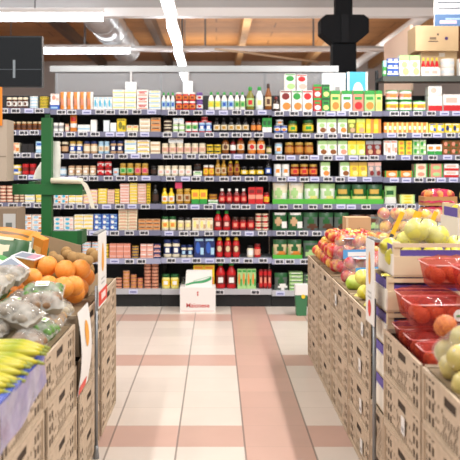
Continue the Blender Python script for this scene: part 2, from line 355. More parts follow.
def make(kind, w, h, c):
    """first of a kind: returns the top-level object at the origin, its front at y = 0 (not tagged)"""
    base, art, a, b = (list(c) + [None] * 4)[:4]
    if kind in ('carton', 'packet', 'box', 'soap_bar'):
        return link(kind, box_mesh(kind, w, h, max(.06, min(.2, w)), base, art or 'plain', a, b))
    if kind == 'pouch':
        mb = MB(); n, m = 8, 8; d = .05; vs = []; fs = []; 
        for s in (0, 1):
            for j in range(m+1):
                for i in range(n+1):
                    u, v = i/n, j/m; bul = (math.sin(PI*u) ** .6) * (math.sin(PI*min(1, v*.92)) ** .5 if v > 0 else .4)
                    tw = w * (1 - .06*math.sin(PI*v))
                    y = d/2 + (-1 if s == 0 else 1) * d/2 * bul
                    vs.append(((u - .5)*tw, y, v*h))
        cols = {}
        for q in ART[art](a, b):
            cols[q] = None
        def colour(u, v):
            c_ = base
            for q in ART[art](a, b):
                k_, u0, v0, u1, v1, cc = q
                if k_ == 'r' and u0 <= u <= u1 and v0 <= v <= v1: c_ = cc
                if k_ == 'e' and ((u - (u0+u1)/2) / ((u1-u0)/2))**2 + ((v - (v0+v1)/2) / ((v1-v0)/2))**2 <= 1: c_ = cc
            return c_
        L = (n+1)*(m+1); mb.v = vs
        for j in range(m):
            for i in range(n):
                p = j*(n+1) + i
                mb.f.append((p, p+1, p+n+2, p+n+1)); mb.m.append(mb.mi(K(colour((i+.5)/n, (j+.5)/m), .3))); mb.smooth.append(True)
                mb.f.append((L+p, L+p+n+1, L+p+n+2, L+p+1)); mb.m.append(mb.mi(K(base, .3))); mb.smooth.append(True)
        return link(kind, mb.mesh(kind))
    off = Matrix.Translation((0, w/2, 0)); r = w/2 * .97
    mb = MB()
    if kind == 'jar':            # base = content, art = label colour, a = lid colour
        bm_, lm, cm = K(base, .2), K(art), K(a, .35)
        mb.lathe([(r*.88, 0, bm_), (r, h*.05, bm_), (r, h*.2, lm), (r, h*.62, bm_), (r, h*.72, bm_), (r*.8, h*.8, bm_)], 14, off)
        if b: mb.add([(-r*.5, w/2 - r*1.003, h*.28), (r*.5, w/2 - r*1.003, h*.28), (r*.5, w/2 - r*1.003, h*.54), (-r*.5, w/2 - r*1.003, h*.54)], [(0,1,2,3)], K(b))
        o = mb.obj('jar'); MB().lathe([(r*.9, h*.8, cm), (r*.93, h*.82, cm), (r*.93, h*.97, cm), (r*.86, h, cm)], 14, off).obj('lid', o); return o
    if kind == 'bottle':         # base = liquid, art = label, a = cap, b = patch
        bm_, lm, cm = K(base, .2), K(art), K(a, .35)
        mb.lathe([(r*.85, 0, bm_), (r, h*.04, bm_), (r, h*.16, lm), (r*.98, h*.5, bm_), (r*.95, h*.6, bm_), (r*.5, h*.78, bm_), (r*.38, h*.84, bm_)], 14, off)
        if b: mb.add([(-r*.5, w/2 - r*1.003, h*.22), (r*.5, w/2 - r*1.003, h*.22), (r*.5, w/2 - r*1.003, h*.42), (-r*.5, w/2 - r*1.003, h*.42)], [(0,1,2,3)], K(b))
        o = mb.obj('bottle'); MB().lathe([(r*.46, h*.84, cm), (r*.48, h*.86, cm), (r*.45, h*.98, cm), (r*.4, h, cm)], 12, off).obj('cap', o); return o
    if kind == 'squeeze_bottle': # wide shoulders, flip cap
        bm_, lm, cm = K(base, .25), K(art), K(a, .35)
        mb.lathe([(r*.8, 0, bm_), (r*.9, h*.05, bm_), (r, h*.25, lm), (r*.97, h*.6, bm_), (r*.8, h*.78, bm_), (r*.5, h*.85, bm_)], 14, off)
        if b: mb.add([(r*.55*math.cos(2*PI*i/12), w/2 - r*1.01, h*.43 + h*.15*math.sin(2*PI*i/12)) for i in range(12)], [tuple(range(12))], K(b))
        o = mb.obj('squeeze_bottle'); MB().lathe([(r*.6, h*.85, cm), (r*.6, h*.87, cm), (r*.4, h*.97, cm), (r*.35, h, cm)], 12, off).obj('cap', o); return o
    if kind in ('can', 'tin', 'tub'):
        bm_, lm, cm = K(base, .35), K(art), K(a or base, .3)
        mb.lathe([(r*.95, 0, cm), (r, h*.05, cm), (r, h*.12, bm_), (r, h*.35, lm), (r, h*.7, bm_), (r, h*.9, cm), (r*1.0, h*.95, cm), (r*.94, h, cm)], 14, off)
        if b: mb.add([(-r*.5, w/2 - r*1.003, h*.3), (r*.5, w/2 - r*1.003, h*.3), (r*.5, w/2 - r*1.003, h*.6), (-r*.5, w/2 - r*1.003, h*.6)], [(0,1,2,3)], K(b))
        return mb.obj(kind)
    raise ValueError(kind)
SHN = ['top', 'second', 'third', 'fourth', 'fifth', 'sixth', 'seventh', 'lowest']
CATS = dict(carton='carton', packet='packet', box='box', pouch='pouch', jar='jar', bottle='bottle', squeeze_bottle='bottle', can='can', tin='tin', tub='tub')
def place(shelf, x0, x1, n, h, kind, cols, desc, rows=1, yoff=0, lift=0, where=None):
    """a run of n facings between two positions along the shelf, rows high"""
    bay = max(0, min(4, int(((x0 + x1)/2 + 61) // 111)))
    z0 = shelf_z(bay, shelf) + .001 + lift * S
    pitch = (x1 - x0) / n; w = pitch * S * .95; hh = h * S / rows
    first = None
    sh = where or (SHN[shelf] + ' shelf' if shelf >= 0 else 'short shelf above the top')
    for r in range(rows):
        for i in range(n):
            x = xpx(x0 + pitch * (i + .5)) + R.uniform(-.001, .001)
            lab = desc
            if n > 1: lab = ORD[i] + ' ' + lab + ' from the left'
            if rows > 1: lab += ', ' + (('bottom' if r == 0 else 'top' if r == rows - 1 else ORD[r] + '-up') + ' layer')
            lab += ', ' + sh
            loc = (x, D + .03 + yoff + R.uniform(0, .008), z0 + r * hh)
            if first is None:
                first = make(kind, w, hh * .985, cols); first.location = loc; tag(first, lab, CATS[kind], desc + ', ' + sh)
            else: dup(first, loc, None, lab)
    return first
IT = [
# top shelf
(0, 5, 27, 4, 11, 'jar', ('br','w','cr','br'), 'chocolate spread jar'),
(0, 28, 37, 1, 12, 'tin', ('sk','lb','w'), 'pale blue tin', 4),
(0, 37.6, 48, 1, 12, 'tin', ('y','ol','dbr'), 'yellow and olive tin', 4),
(0, 49, 59, 1, 8, 'box', ('b','top','w','lb'), 'blue box under pink box'),
(0, 49.5, 58.5, 1, 8, 'box', ('w','spot','sa','pk'), 'white and pink box on blue box', 1, 0, 8),
(0, 59, 92.5, 5, 18, 'pouch', ('or_','side','w','sa'), 'orange and white biscuit pouch'),
(0, 93, 112, 4, 13, 'carton', ('w','spot','cy','lb'), 'small white carton with cyan print'),
(0, 112, 136, 2, 20, 'packet', ('w','band','ly','lb'), 'white packet with yellow band', 4),
(0, 136.3, 148, 1, 20, 'packet', ('w','script','r','sa'), 'white packet with red lettering', 3),
(0, 148.4, 160.5, 1, 19, 'packet', ('w','band','lb','ly'), 'white packet with blue band', 4),
(0, 161, 175, 3, 18, 'bottle', ('w','lb','g','b'), 'white milk bottle with blue label'),
(0, 175.3, 195.6, 3, 18, 'jar', ('r','or_','w','dr'), 'red sauce jar', 2),
(0, 195.8, 203, 1, 18, 'jar', ('pr','w','pr','r'), 'purple jar', 2),
(0, 208, 221, 2, 18.5, 'bottle', ('w','lm','g','y'), 'white bottle with lime label'),
(0, 221, 234.4, 2, 18.5, 'bottle', ('w','lb','g','b'), 'white bottle with sky label'),
(0, 234.4, 245.5, 2, 18.5, 'bottle', ('w','lg','g','g'), 'white bottle with green label'),
(0, 246, 254.8, 1, 24, 'bottle', ('ol','lg','g','r'), 'olive oil bottle with green cap'),
(0, 255.5, 264, 1, 24, 'bottle', ('sk','w','g','ly'), 'clear bottle with green cap'),
(0, 265, 272.3, 1, 27, 'bottle', ('am','bg','dbr','br'), 'tall amber bottle'),
(0, 273, 280, 1, 15, 'bottle', ('dbr','w','dr'), 'small dark bottle with white label'),
(0, 280.5, 291.5, 1, 21, 'carton', ('w','oval','dr','or_'), 'white carton with maroon oval and pasta'),
(0, 292, 302.4, 1, 21, 'carton', ('w','oval','g','or_'), 'white carton with green oval and pasta'),
(0, 302.8, 313.3, 1, 21, 'carton', ('w','oval','r','or_'), 'white carton with red oval and pasta'),
(0, 285, 296, 1, 17, 'carton', ('w','oval','g','lg'), 'green and white carton laid on pasta cartons', 1, .01, 21),
(0, 297, 307.5, 1, 16, 'carton', ('w','oval','r','pk'), 'red and white carton laid on pasta cartons', 1, .01, 21),
(0, 313.6, 322, 1, 27, 'packet', ('r','cap','g','w'), 'red packet with green top', 2),
(0, 322.5, 330.3, 1, 27, 'packet', ('g','cap','dg','ly'), 'green packet', 2),
(0, 331, 341, 1, 21, 'carton', ('ly','cap','g','or_'), 'yellow soup carton with green top'),
(0, 342, 353, 1, 21, 'carton', ('sk','cap','g','or_'), 'pale blue soup carton with green top'),
(0, 353.4, 364.4, 1, 21, 'carton', ('sa','cap','g','r'), 'salmon soup carton with green top'),
(0, 365, 375.8, 1, 21, 'carton', ('lg','cap','g','or_'), 'green soup carton with orange bowl'),
(0, 376.3, 383, 1, 21, 'carton', ('ly','cap','g','lm'), 'lime soup carton with green top'),
(0, 325, 349, 2, 41, 'carton', ('sk','side','w','gy'), 'tall grey white carton standing behind the soup cartons', 1, .17),
(0, 350, 372, 1, 42, 'carton', ('cy','edge','w','w'), 'tall cyan carton with white figure behind soup cartons', 1, .17),
(0, 387, 428.5, 3, 10.5, 'tub', ('w','y','g','or_'), 'white tub with green lid'),
(0, 387, 414.5, 2, 10.5, 'tub', ('w','sa','g','or_'), 'white tub on top with green lid', 1, 0, 10.6),
(0, 429, 443.5, 1, 16, 'box', ('w','base','r','sk'), 'white box with red base'),
(0, 429, 443, 1, 9, 'box', ('w','spot','pk','sk'), 'white box stacked on box with red base', 1, 0, 16.2),
(0, 444, 462, 1, 17, 'box', ('w','base','r','pk'), 'white tray with red base'),
(0, 463, 492, 3, 16, 'carton', ('w','base','or_','r'), 'orange based carton'),
# short shelf above the right bay
(-1, 384, 387.5, 1, 16, 'carton', ('g','top','lb','w'), 'slim green carton'),
(-1, 388, 399.6, 2, 18, 'packet', ('b','band','w','w'), 'blue and white packet', 3),
(-1, 400, 421, 2, 21.5, 'carton', ('w','leaf','lg','ly'), 'white carton with lime leaf'),
(-1, 422.5, 440.5, 4, 19, 'bottle', ('r','w','y','r'), 'red bottle with yellow cap'),
(-1, 442.5, 457.5, 1, 18, 'tub', ('w','sk','w'), 'white egg tub', 2),
(-1, 460, 490, 3, 18, 'carton', ('w','leaf','pk','ly'), 'white carton with pink leaf'),
# second shelf
(1, 9, 42, 6, 8.5, 'jar', ('am','br','bg'), 'brown jam jar'),
(1, 52, 63, 2, 9, 'tub', ('w','gy','w'), 'white yoghurt tub'),
(1, 64, 68.5, 1, 8, 'jar', ('pk','cr','tn'), 'peach coloured jar'),
(1, 69, 76.2, 1, 17, 'pouch', ('or_','band','w','r'), 'tall orange and white pouch'),
(1, 77, 89.5, 3, 7, 'box', ('w','band','lb','sk'), 'small white and blue box'),
(1, 90, 96.3, 1, 12, 'box', ('w','plain'), 'plain tall white box'),
(1, 103, 109, 1, 11.5, 'box', ('sk','plain'), 'plain greyish white box'),
(1, 109.8, 116, 1, 9, 'box', ('w','base','sk','w'), 'plain short white box'),
(1, 116.6, 125.5, 1, 13, 'box', ('y','spot','ol','ol'), 'yellow box with olive figure'),
(1, 126, 138, 2, 6.5, 'packet', ('cr','band','ly','or_'), 'low cream packet'),
(1, 139, 150, 1, 13, 'packet', ('cr','band','w','tn'), 'cream cake packet', 3),
(1, 150.4, 160.4, 1, 14, 'packet', ('tn','band','or_','br'), 'brown and orange cake packet', 3),
(1, 163, 172, 1, 13, 'jar', ('cr','dbr','dbr'), 'cream and brown jar', 2),
(1, 172.3, 184.5, 2, 9, 'tub', ('lg','w','w'), 'pale green cup'),
(1, 173, 183.5, 2, 5, 'box', ('w','band','sk','lb'), 'small white box on pale green cup', 1, 0, 9.1),
(1, 185, 198, 2, 11, 'can', ('w','lg','r','g'), 'red rimmed can with green label'),
(1, 198.3, 212, 2, 11, 'can', ('lb','b','r','w'), 'red rimmed can with blue label'),
(1, 201, 208, 1, 4.5, 'tin', ('r','dr','w'), 'small red tin on cans', 1, 0, 11.1),
(1, 213, 249.5, 5, 15, 'bottle', ('k','cr','k','mu'), 'black soy bottle with cream label'),
(1, 251, 262.2, 2, 14.5, 'bottle', ('dbr','or_','k'), 'dark bottle with orange label'),
(1, 262.6, 272, 2, 14.5, 'carton', ('g','base','w','dg'), 'green carton with white base'),
(1, 274, 288, 2, 8, 'can', ('b','w','gy','or_'), 'blue and white can'),
(1, 276, 284, 1, 6, 'can', ('sk','gy','gy','or_'), 'grey can on blue cans', 1, 0, 8.1),
(1, 288.5, 298, 1, 12.5, 'jar', ('ol','y','dg','g'), 'pickle jar with dark green lid'),
(1, 303, 315, 1, 13.5, 'jar', ('ol','y','dg','g'), 'wide pickle jar with green lid'),
(1, 317.5, 337, 2, 14.5, 'carton', ('w','leaf','lg','am'), 'white carton with green leaf and brown disc'),
(1, 338.3, 347.8, 1, 14.5, 'carton', ('w','leaf','lg','or_'), 'white carton with orange disc'),
(1, 348.2, 356.3, 1, 14, 'carton', ('ol','leaf','lm','tn'), 'olive rice carton'),
(1, 356.8, 366, 1, 14.5, 'carton', ('y','leaf','lm','tn'), 'yellow rice carton'),
(1, 366.6, 382, 2, 14.5, 'carton', ('y','side','or_','lm'), 'yellow carton with orange side'),
(1, 384.5, 429, 9, 10.5, 'carton', ('or_','side','ly','w'), 'little orange juice carton'),
(1, 429.6, 445.3, 2, 9.5, 'packet', ('y','spot','w','b'), 'yellow packet with white flower'),
(1, 445.8, 475, 4, 9.5, 'packet', ('y','spot','nv','w'), 'yellow packet with navy spot'),
# third shelf
(2, 9, 19, 1, 10, 'box', ('cr','spot','sa','or_'), 'white box with red fruit picture'),
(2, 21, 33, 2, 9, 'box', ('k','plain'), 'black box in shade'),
(2, 35, 41.5, 1, 11.5, 'carton', ('lb','band','w','b'), 'light blue carton'),
(2, 53, 67.8, 2, 12, 'jar', ('dbr','tn','cr'), 'dark brown spread jar'),
(2, 68.2, 81.8, 2, 12.5, 'jar', ('cr','b','go','w'), 'jar with blue label and gold lid'),
(2, 82.2, 97, 2, 12.5, 'jar', ('tn','cr','nv'), 'tan jar with navy lid'),
(2, 97.4, 109, 2, 12.5, 'jar', ('lb','cr','lb','tn'), 'sky and cream jar'),
(2, 109.2, 123, 2, 13, 'jar', ('tn','nv','nv','w'), 'jar with navy label and navy lid'),
(2, 124, 136.3, 1, 13.5, 'packet', ('w','band','lb','ly'), 'white and sky blue packet', 2),
(2, 136.8, 149.4, 1, 13.5, 'packet', ('w','band','y','tn'), 'white and yellow packet', 3),
(2, 149.9, 160, 1, 12, 'packet', ('cr','band','tn','w'), 'cream and tan packet', 2),
(2, 161, 206, 6, 10.8, 'jar', ('cr','pk','cr','tn'), 'cream baby food jar'),
(2, 168, 183, 2, 4.5, 'box', ('w','band','sk','gy'), 'small white box on cream jars', 1, .01, 10.9),
(2, 206.3, 221.3, 2, 9.5, 'tin', ('y','ol','go','k'), 'yellow and olive mustard tin', 2),
(2, 221.6, 229.6, 1, 16.5, 'squeeze_bottle', ('am','bg','dbr','br'), 'brown squeeze bottle with beige label'),
(2, 230, 236.2, 1, 15, 'squeeze_bottle', ('dr','w','dbr'), 'dark red squeeze bottle'),
(2, 236.6, 245, 1, 16.5, 'squeeze_bottle', ('am','cr','r','or_'), 'amber squeeze bottle with red cap'),
(2, 247.5, 266, 2, 16.5, 'squeeze_bottle', ('or_','cr','w','r'), 'orange squeeze bottle with round label'),
(2, 266.4, 272, 1, 9, 'jar', ('ol','bg','k'), 'olive jar with black lid'),
(2, 275, 283, 1, 12.5, 'can', ('lb','w','gy','or_'), 'sky and white can with orange patch'),
(2, 285, 314.5, 3, 13, 'jar', ('am','oc','go','mu'), 'amber pickle jar with gold lid'),
(2, 318, 337.6, 2, 14.5, 'carton', ('w','leaf','lg','am'), 'white carton with leaf and brown grains'),
(2, 338.3, 348, 1, 14.5, 'carton', ('w','leaf','lg','sa'), 'white carton with leaf and salmon disc'),
(2, 348.4, 366, 2, 14.5, 'carton', ('lm','leaf','y','cr'), 'lime and yellow carton'),
(2, 366.4, 382, 2, 14.5, 'carton', ('dr','leaf','gy','tn'), 'maroon grain carton'),
(2, 384.5, 398, 2, 14.5, 'box', ('w','spot','pk','sa'), 'white box with pale red dots'),
(2, 398.5, 413.4, 2, 14, 'packet', ('y','edge','g','or_'), 'yellow and green packet', 3),
(2, 413.8, 427, 2, 15, 'packet', ('lg','spot','g','w'), 'green flowered packet', 2),
(2, 428, 443, 2, 10.5, 'packet', ('w','base','g','or_'), 'white packet with green base'),
(2, 443.6, 475, 4, 14.5, 'packet', ('am','spot','sa','dg'), 'brown and salmon packet', 2),
# fourth shelf
(3, 10, 20, 1, 10, 'tub', ('w','y','y','b'), 'yellow and white tub'),
(3, 20.6, 35, 2, 11, 'tin', ('r','dr','r'), 'plain red tin'),
(3, 57, 66, 1, 9, 'jar', ('lb','sk','gy'), 'clear bluish jar'),
(3, 67, 95.6, 4, 10, 'jar', ('cr','tn','tn','w'), 'cream jar with tan lid'),
(3, 96, 111, 2, 14.5, 'can', ('r','w','dr','r'), 'red and white can', 2),
(3, 112, 118.5, 1, 7.5, 'tub', ('lb','sk','w','sa'), 'pale blue tub'),
(3, 119, 133.2, 2, 12.5, 'jar', ('mu','lg','go','g'), 'gold jar with green label'),
(3, 133.6, 148, 2, 12.5, 'jar', ('mu','sa','go','mg'), 'gold jar with pink label'),
(3, 150, 156.3, 1, 10, 'jar', ('k','dbr','k'), 'dark jar with black lid'),
(3, 157, 191.7, 5, 10.5, 'jar', ('cr','w','cr','pk'), 'cream sauce jar'),
(3, 193, 202, 1, 5, 'box', ('w','band','lg','g'), 'white box under dark jar'),
(3, 193.4, 201.6, 1, 7, 'jar', ('dbr','k','dbr'), 'dark jar standing on white box', 1, 0, 5.1),
(3, 203, 214.3, 2, 11, 'jar', ('oc','y','w','or_'), 'orange and yellow jar'),
(3, 215, 226.8, 2, 17, 'bottle', ('mu','bg','go','am'), 'tall mustard bottle'),
(3, 227.2, 240.2, 2, 15.5, 'squeeze_bottle', ('am','mu','y','dr'), 'mustard brown squeeze bottle'),
(3, 240.5, 264.2, 3, 9.5, 'jar', ('k','y','k','cr'), 'black jar with yellow label'),
(3, 265, 272, 1, 16, 'bottle', ('k','b','k','w'), 'black bottle with blue label'),
(3, 274, 290.2, 2, 12.5, 'can', ('w','sk','w','or_'), 'white can with orange patch'),
(3, 291, 318.5, 3, 12.5, 'jar', ('dr','or_','go','r'), 'red pepper jar with gold lid'),
(3, 321, 330.6, 1, 14.5, 'carton', ('w','leaf','lg','or_'), 'lone white carton with orange disc'),
(3, 340.5, 350.2, 1, 14.5, 'carton', ('w','leaf','lg','am'), 'white carton with leaf beside yellow cartons'),
(3, 350.5, 368, 2, 14.5, 'carton', ('y','leaf','go','ly'), 'golden yellow grain carton'),
(3, 368.4, 382, 2, 14.5, 'carton', ('gy','leaf','pk','dr'), 'grey and maroon carton'),
(3, 385.5, 414, 2, 6.5, 'packet', ('or_','edge','g','cr'), 'orange packet with green ends'),
(3, 415, 428.6, 1, 13.5, 'packet', ('cr','edge','g','sa'), 'cream packet with green ends', 2),
(3, 429.8, 444.2, 1, 13.5, 'packet', ('sa','edge','g','lg'), 'salmon packet with green ends', 2),
(3, 444.8, 460, 1, 13.5, 'packet', ('w','base','r','pk'), 'white packet with red base', 2),
(3, 461, 490, 3, 12, 'packet', ('w','spot','r','pk'), 'white packet with red spot'),
# fifth shelf
(4, -2, 12, 2, 17, 'tin', ('sa','cr','br'), 'salmon and cream fish tin', 5),
(4, 12.5, 23.5, 2, 9, 'tin', ('tn','cr','dr'), 'tan fish tin', 3),
(4, 24, 34, 1, 8.5, 'packet', ('w','band','ly','lb'), 'white packet with lemon band', 2),
(4, 35, 42, 1, 9, 'packet', ('ly','band','y','w'), 'lemon packet', 2),
(4, 53, 67.5, 2, 10, 'packet', ('w','spot','cy','or_'), 'white packet with cyan spot', 2),
(4, 68, 82, 2, 10, 'packet', ('w','band','y','ly'), 'white and gold packet', 2),
(4, 82.5, 97, 2, 14, 'packet', ('pk','band','ly','w'), 'pink packet behind the white bag', 4),
(4, 97.5, 106.5, 1, 15, 'packet', ('y','band','ly','w'), 'yellow wafer packet', 5),
(4, 106.8, 114, 1, 14, 'packet', ('pk','band','cr','tn'), 'pale pink wafer packet', 5),
(4, 114.3, 119, 1, 14.5, 'packet', ('y','band','ol','ly'), 'narrow yellow packet', 5),
(4, 119.5, 129, 1, 20, 'packet', ('pk','band','w','sa'), 'pinkish white packet', 7),
(4, 129.2, 137, 1, 20.5, 'packet', ('y','band','cr','ly'), 'bright yellow packet', 7),
(4, 137.2, 146, 1, 20, 'packet', ('pk','band','tn','w'), 'pink and tan packet', 7),
(4, 146.2, 150, 1, 20, 'packet', ('y','band','ol','k'), 'slim yellow packet', 7),
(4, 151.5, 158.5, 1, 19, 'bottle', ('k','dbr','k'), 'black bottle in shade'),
(4, 161, 174.5, 2, 16, 'bottle', ('y','w','y','or_'), 'yellow bottle with white label'),
(4, 175.5, 190.8, 2, 15.5, 'jar', ('mu','bg','go','am'), 'gold brown mustard jar'),
(4, 175, 182, 1, 6, 'box', ('mg','plain'), 'small crimson box on jar', 1, 0, 15.6),
(4, 191.3, 207.2, 2, 14.5, 'box', ('y','base','g','or_'), 'yellow box with green base'),
(4, 208, 218, 1, 4, 'box', ('w','band','g','lg'), 'white tray under brown jar'),
(4, 208.5, 217.5, 1, 6, 'tub', ('mu','am','br'), 'brown tub in white tray', 1, 0, 4.1),
(4, 218.6, 247.6, 4, 15.5, 'bottle', ('dr','r','w','sa'), 'dark red sauce bottle with white cap'),
(4, 248.4, 263.2, 2, 17, 'box', ('r','band','sa','dr'), 'bright red tall box'),
(4, 263.6, 270.2, 1, 11.5, 'jar', ('r','y','dr','or_'), 'red jar with yellow label'),
(4, 272.8, 304.5, 2, 21, 'pouch', ('cr','spot','lg','w'), 'cream salad pouch with green picture', 1, .004, .55),
(4, 304.5, 336.3, 2, 20, 'pouch', ('w','leaf','lg','ly'), 'white salad pouch with yellow picture', 1, .004, .55),
(4, 336.3, 384, 3, 19, 'pouch', ('dg','base','ly','go'), 'dark green pouch with pale salad picture', 1, .004, .55),
(4, 385.5, 398, 1, 18, 'pouch', ('lg','base','w','dg'), 'pale green pouch'),
(4, 400.5, 416, 1, 9, 'packet', ('ly','edge','lg','y'), 'pale yellow packet', 3),
# sixth shelf
(5, 20, 42, 2, 15, 'packet', ('w','spot','lb','or_'), 'white packet with blue and orange print', 3),
(5, 53, 73, 2, 13, 'packet', ('w','spot','cy','pk'), 'white packet with cyan and pink print', 3),
(5, 73.5, 92.6, 2, 15.5, 'packet', ('w','band','y','ly'), 'white packet with bold yellow stripe', 4),
(5, 93, 117, 3, 16, 'packet', ('b','spot','w','lb'), 'bright blue packet', 3),
(5, 118, 137, 2, 22, 'packet', ('cr','band','tn','sa'), 'cream and tan biscuit packet', 7),
(5, 138, 160, 3, 11, 'packet', ('tn','band','or_','br'), 'brown biscuit packet', 3),
(5, 161, 176.2, 2, 14, 'jar', ('cr','ly','dg','or_'), 'cream jar with green lid'),
(5, 177, 191.3, 2, 13, 'jar', ('cr','bg','k','ly'), 'cream jar with dark lid'),
(5, 192, 213, 3, 12.5, 'box', ('cr','spot','ly','tn'), 'cream and yellow box'),
(5, 213.6, 231, 2, 20, 'bottle', ('r','dr','g','pk'), 'red ketchup bottle with green cap'),
(5, 231.6, 255, 3, 13.5, 'jar', ('dr','r','dbr','sa'), 'dark red jar'),
(5, 255.4, 269, 2, 17, 'tin', ('cr','dr','tn','r'), 'cream and red tin', 3),
(5, 272.8, 303.6, 2, 18, 'pouch', ('dg','spot','tn','w'), 'dark green pouch with tan picture'),
(5, 303.6, 350, 3, 18, 'pouch', ('gb','leaf','dg','br'), 'grey green pouch with brown picture'),
(5, 351, 382, 2, 16, 'pouch', ('gb','cap','br','lg'), 'grey green pouch'),
# seventh shelf
(6, 53, 80, 2, 13, 'tin', ('w','sk','gy'), 'silver white tin', 4),
(6, 80.5, 100, 2, 16, 'tin', ('w','lb','sa'), 'silver tin with blue rim', 5),
(6, 103, 108.4, 1, 14, 'tin', ('y','ol','go'), 'yellow gold tin', 4),
(6, 109, 130, 3, 14.5, 'packet', ('sa','band','pk','sa'), 'salmon pink packet', 3),
(6, 131, 138.5, 1, 12, 'tin', ('go','nv','mu'), 'gold and navy tin', 4),
(6, 140, 153, 2, 14, 'packet', ('pk','band','sa','w'), 'light pink packet', 3),
(6, 153.3, 160.4, 1, 14, 'packet', ('nv','band','pk','sa'), 'navy and pink packet', 3),
(6, 163, 180, 2, 18, 'jar', ('cr','nv','nv','w'), 'tall mayonnaise jar with navy label'),
(6, 180.4, 193.2, 2, 12.5, 'jar', ('cr','nv','nv','lb'), 'short mayonnaise jar with navy label'),
(6, 193.8, 214.8, 2, 20, 'box', ('nv','spot','b','lb'), 'navy blue box'),
(6, 215.4, 240.5, 3, 20.5, 'squeeze_bottle', ('r','dr','y','bg'), 'ketchup squeeze bottle with yellow cap'),
(6, 247, 254, 1, 12, 'jar', ('cr','w','k'), 'cream jar with black lid'),
(6, 254.3, 261.3, 1, 13.5, 'jar', ('r','sa','dr'), 'red jar with maroon lid'),
(6, 273, 302.5, 2, 18.5, 'pouch', ('bg','leaf','dg','or_'), 'beige pouch with dark green circle', 1, .004, .55),
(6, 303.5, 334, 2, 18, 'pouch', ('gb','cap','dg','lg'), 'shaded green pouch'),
# lowest shelf
(7, 114.5, 121.5, 1, 10.5, 'tin', ('sa','br','tn'), 'tuna tin behind the price card', 3),
(7, 122, 129.3, 1, 17.5, 'tin', ('sa','mu','tn'), 'tuna tin of the second stack', 5),
(7, 129.8, 136.3, 1, 14, 'tin', ('sa','mu','br'), 'tuna tin of the third stack', 4),
(7, 136.8, 142.6, 1, 10.5, 'tin', ('sa','mu','dr'), 'tuna tin of the lowest stack', 3),
(7, 143.2, 158.4, 2, 27, 'tin', ('sa','br','tn'), 'tuna tin of the tall stacks', 8),
(7, 161, 179, 2, 14.5, 'jar', ('ly','y','dg','w'), 'yellow mayonnaise jar with dark lid'),
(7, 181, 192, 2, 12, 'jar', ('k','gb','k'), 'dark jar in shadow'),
(7, 193, 214.6, 2, 24, 'box', ('y','spot','w','or_'), 'yellow box behind the white cartons'),
(7, 215.2, 237, 2, 27.5, 'bottle', ('r','dr','g','w'), 'large red ketchup bottle with green cap'),
(7, 237.5, 256.3, 4, 20, 'carton', ('lg','spot','or_','g'), 'green and orange juice carton'),
(7, 259, 272, 3, 19.5, 'can', ('r','dr','dr','sa'), 'tall red can'),
(7, 274.5, 288.5, 1, 17.5, 'pouch', ('gb','leaf','dg','w'), 'dark pouch with white rice picture'),
(7, 289.5, 303.5, 1, 18, 'packet', ('lg','band','dg','w'), 'green and white packet', 5),
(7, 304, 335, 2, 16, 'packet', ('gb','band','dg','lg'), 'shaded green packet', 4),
]
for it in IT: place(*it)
# green trays that hold the pouches of the fifth shelf
tm = MB(); tw = 15.75 * S; GT = M('#4fae3c', .4)
tm.box(-tw/2, tw/2, -.012, -.009, 0, .045, GT).box(-tw/2, -tw/2 + .0015, -.009, .07, 0, .13, GT).box(tw/2 - .0015, tw/2, -.009, .07, 0, .13, GT).box(-tw/2, tw/2, -.012, .07, -.002, 0, GT)
TRM = tm.mesh('display_tray')
for i in range(7):
    o = link('display_tray', TRM, None, (xpx(272.8 + (i + .5) * 111.2/7), D + .03, shelf_z(3, 4) + .0025))
    tag(o, ORD[i] + ' bright green display tray from the left under a salad pouch', 'tray', 'green trays on the fifth shelf')
for i in range(2):
    o = link('display_tray', TRM, None, (xpx(273 + (i + .5) * 14.75), D + .03, shelf_z(3, 6) + .0025)); o.scale = (.93, 1, .8)
    tag(o, ('first', 'second')[i] + ' green display tray from the left under a beige pouch', 'tray', 'green trays on the seventh shelf')
# white multipack tray in front of the red bottles on the short shelf
o = MB().box(0, 19*S, 0, .008, 0, .075, K('w')).box(.03, .075, -.001, 0, .02, .05, K('pk')).box(.1, .15, -.001, 0, .02, .05, K('pk')).obj('bottle_tray', None, (xpx(422), D + .021, shelf_z(4, -1) + .004))
tag(o, 'white cardboard tray front before the small red bottles with yellow caps', 'tray')

# ------------------------------------------------------------------ boxes on top at the right
CARD = M('#c9ad86', .75, noise=.12, scale=9); CARD2 = M('#a98660', .75); CARDL = M('#d8c3a0', .75); INK = M('#4b3f38', .7)
def cardbox(name, label, px0, px1, py0, py1, Y, dep, side=None):
    a, c = P(px0, py1, Y), P(px1, py0, Y); w, h = c.x - a.x, c.z - a.z
    t = thing(name, label, 'cardboard box', a)
    MB().box(0, w, 0, dep, 0, h, CARD).obj('carton_body', t)
    MB().box(0, w, -.001, dep*.5 - .002, h, h + .004, CARDL).obj('flap', t); MB().box(0, w, dep*.5 + .002, dep, h, h + .004, CARDL).obj('flap', t)
    return t, w, h
za = shelf_z(4, -1)
t, w, h = cardbox('cardboard_box', 'flat brown cardboard box lying on the short shelf under a larger box', 421, 457, 51, 76, 8.08, .22)
t.location.z = za + .001; 
h2 = P(0, 51.2, 8.08).z - za - .009
for ch in t.children: ch.scale.z = h2 / h
MB().box(w*.5, w*.66, -.002, 0, h2*.82, h2*.97, M('#d9d2c6')).obj('sticker', t)
t, w, h = cardbox('cardboard_box', 'large tan cardboard box on top of the shelving beneath the poster', 415.5, 458.5, 26, 50.8, 8.02, .33)
MB().box(w*.3, w*.52, -.002, 0, h*.36, h*.40, INK).box(w*.33, w*.48, -.002, 0, h*.45, h*.55, M('#7a6652')).box(w*.5, w*.54, -.002, 0, h*.62, h*.70, INK).obj('printing', t)
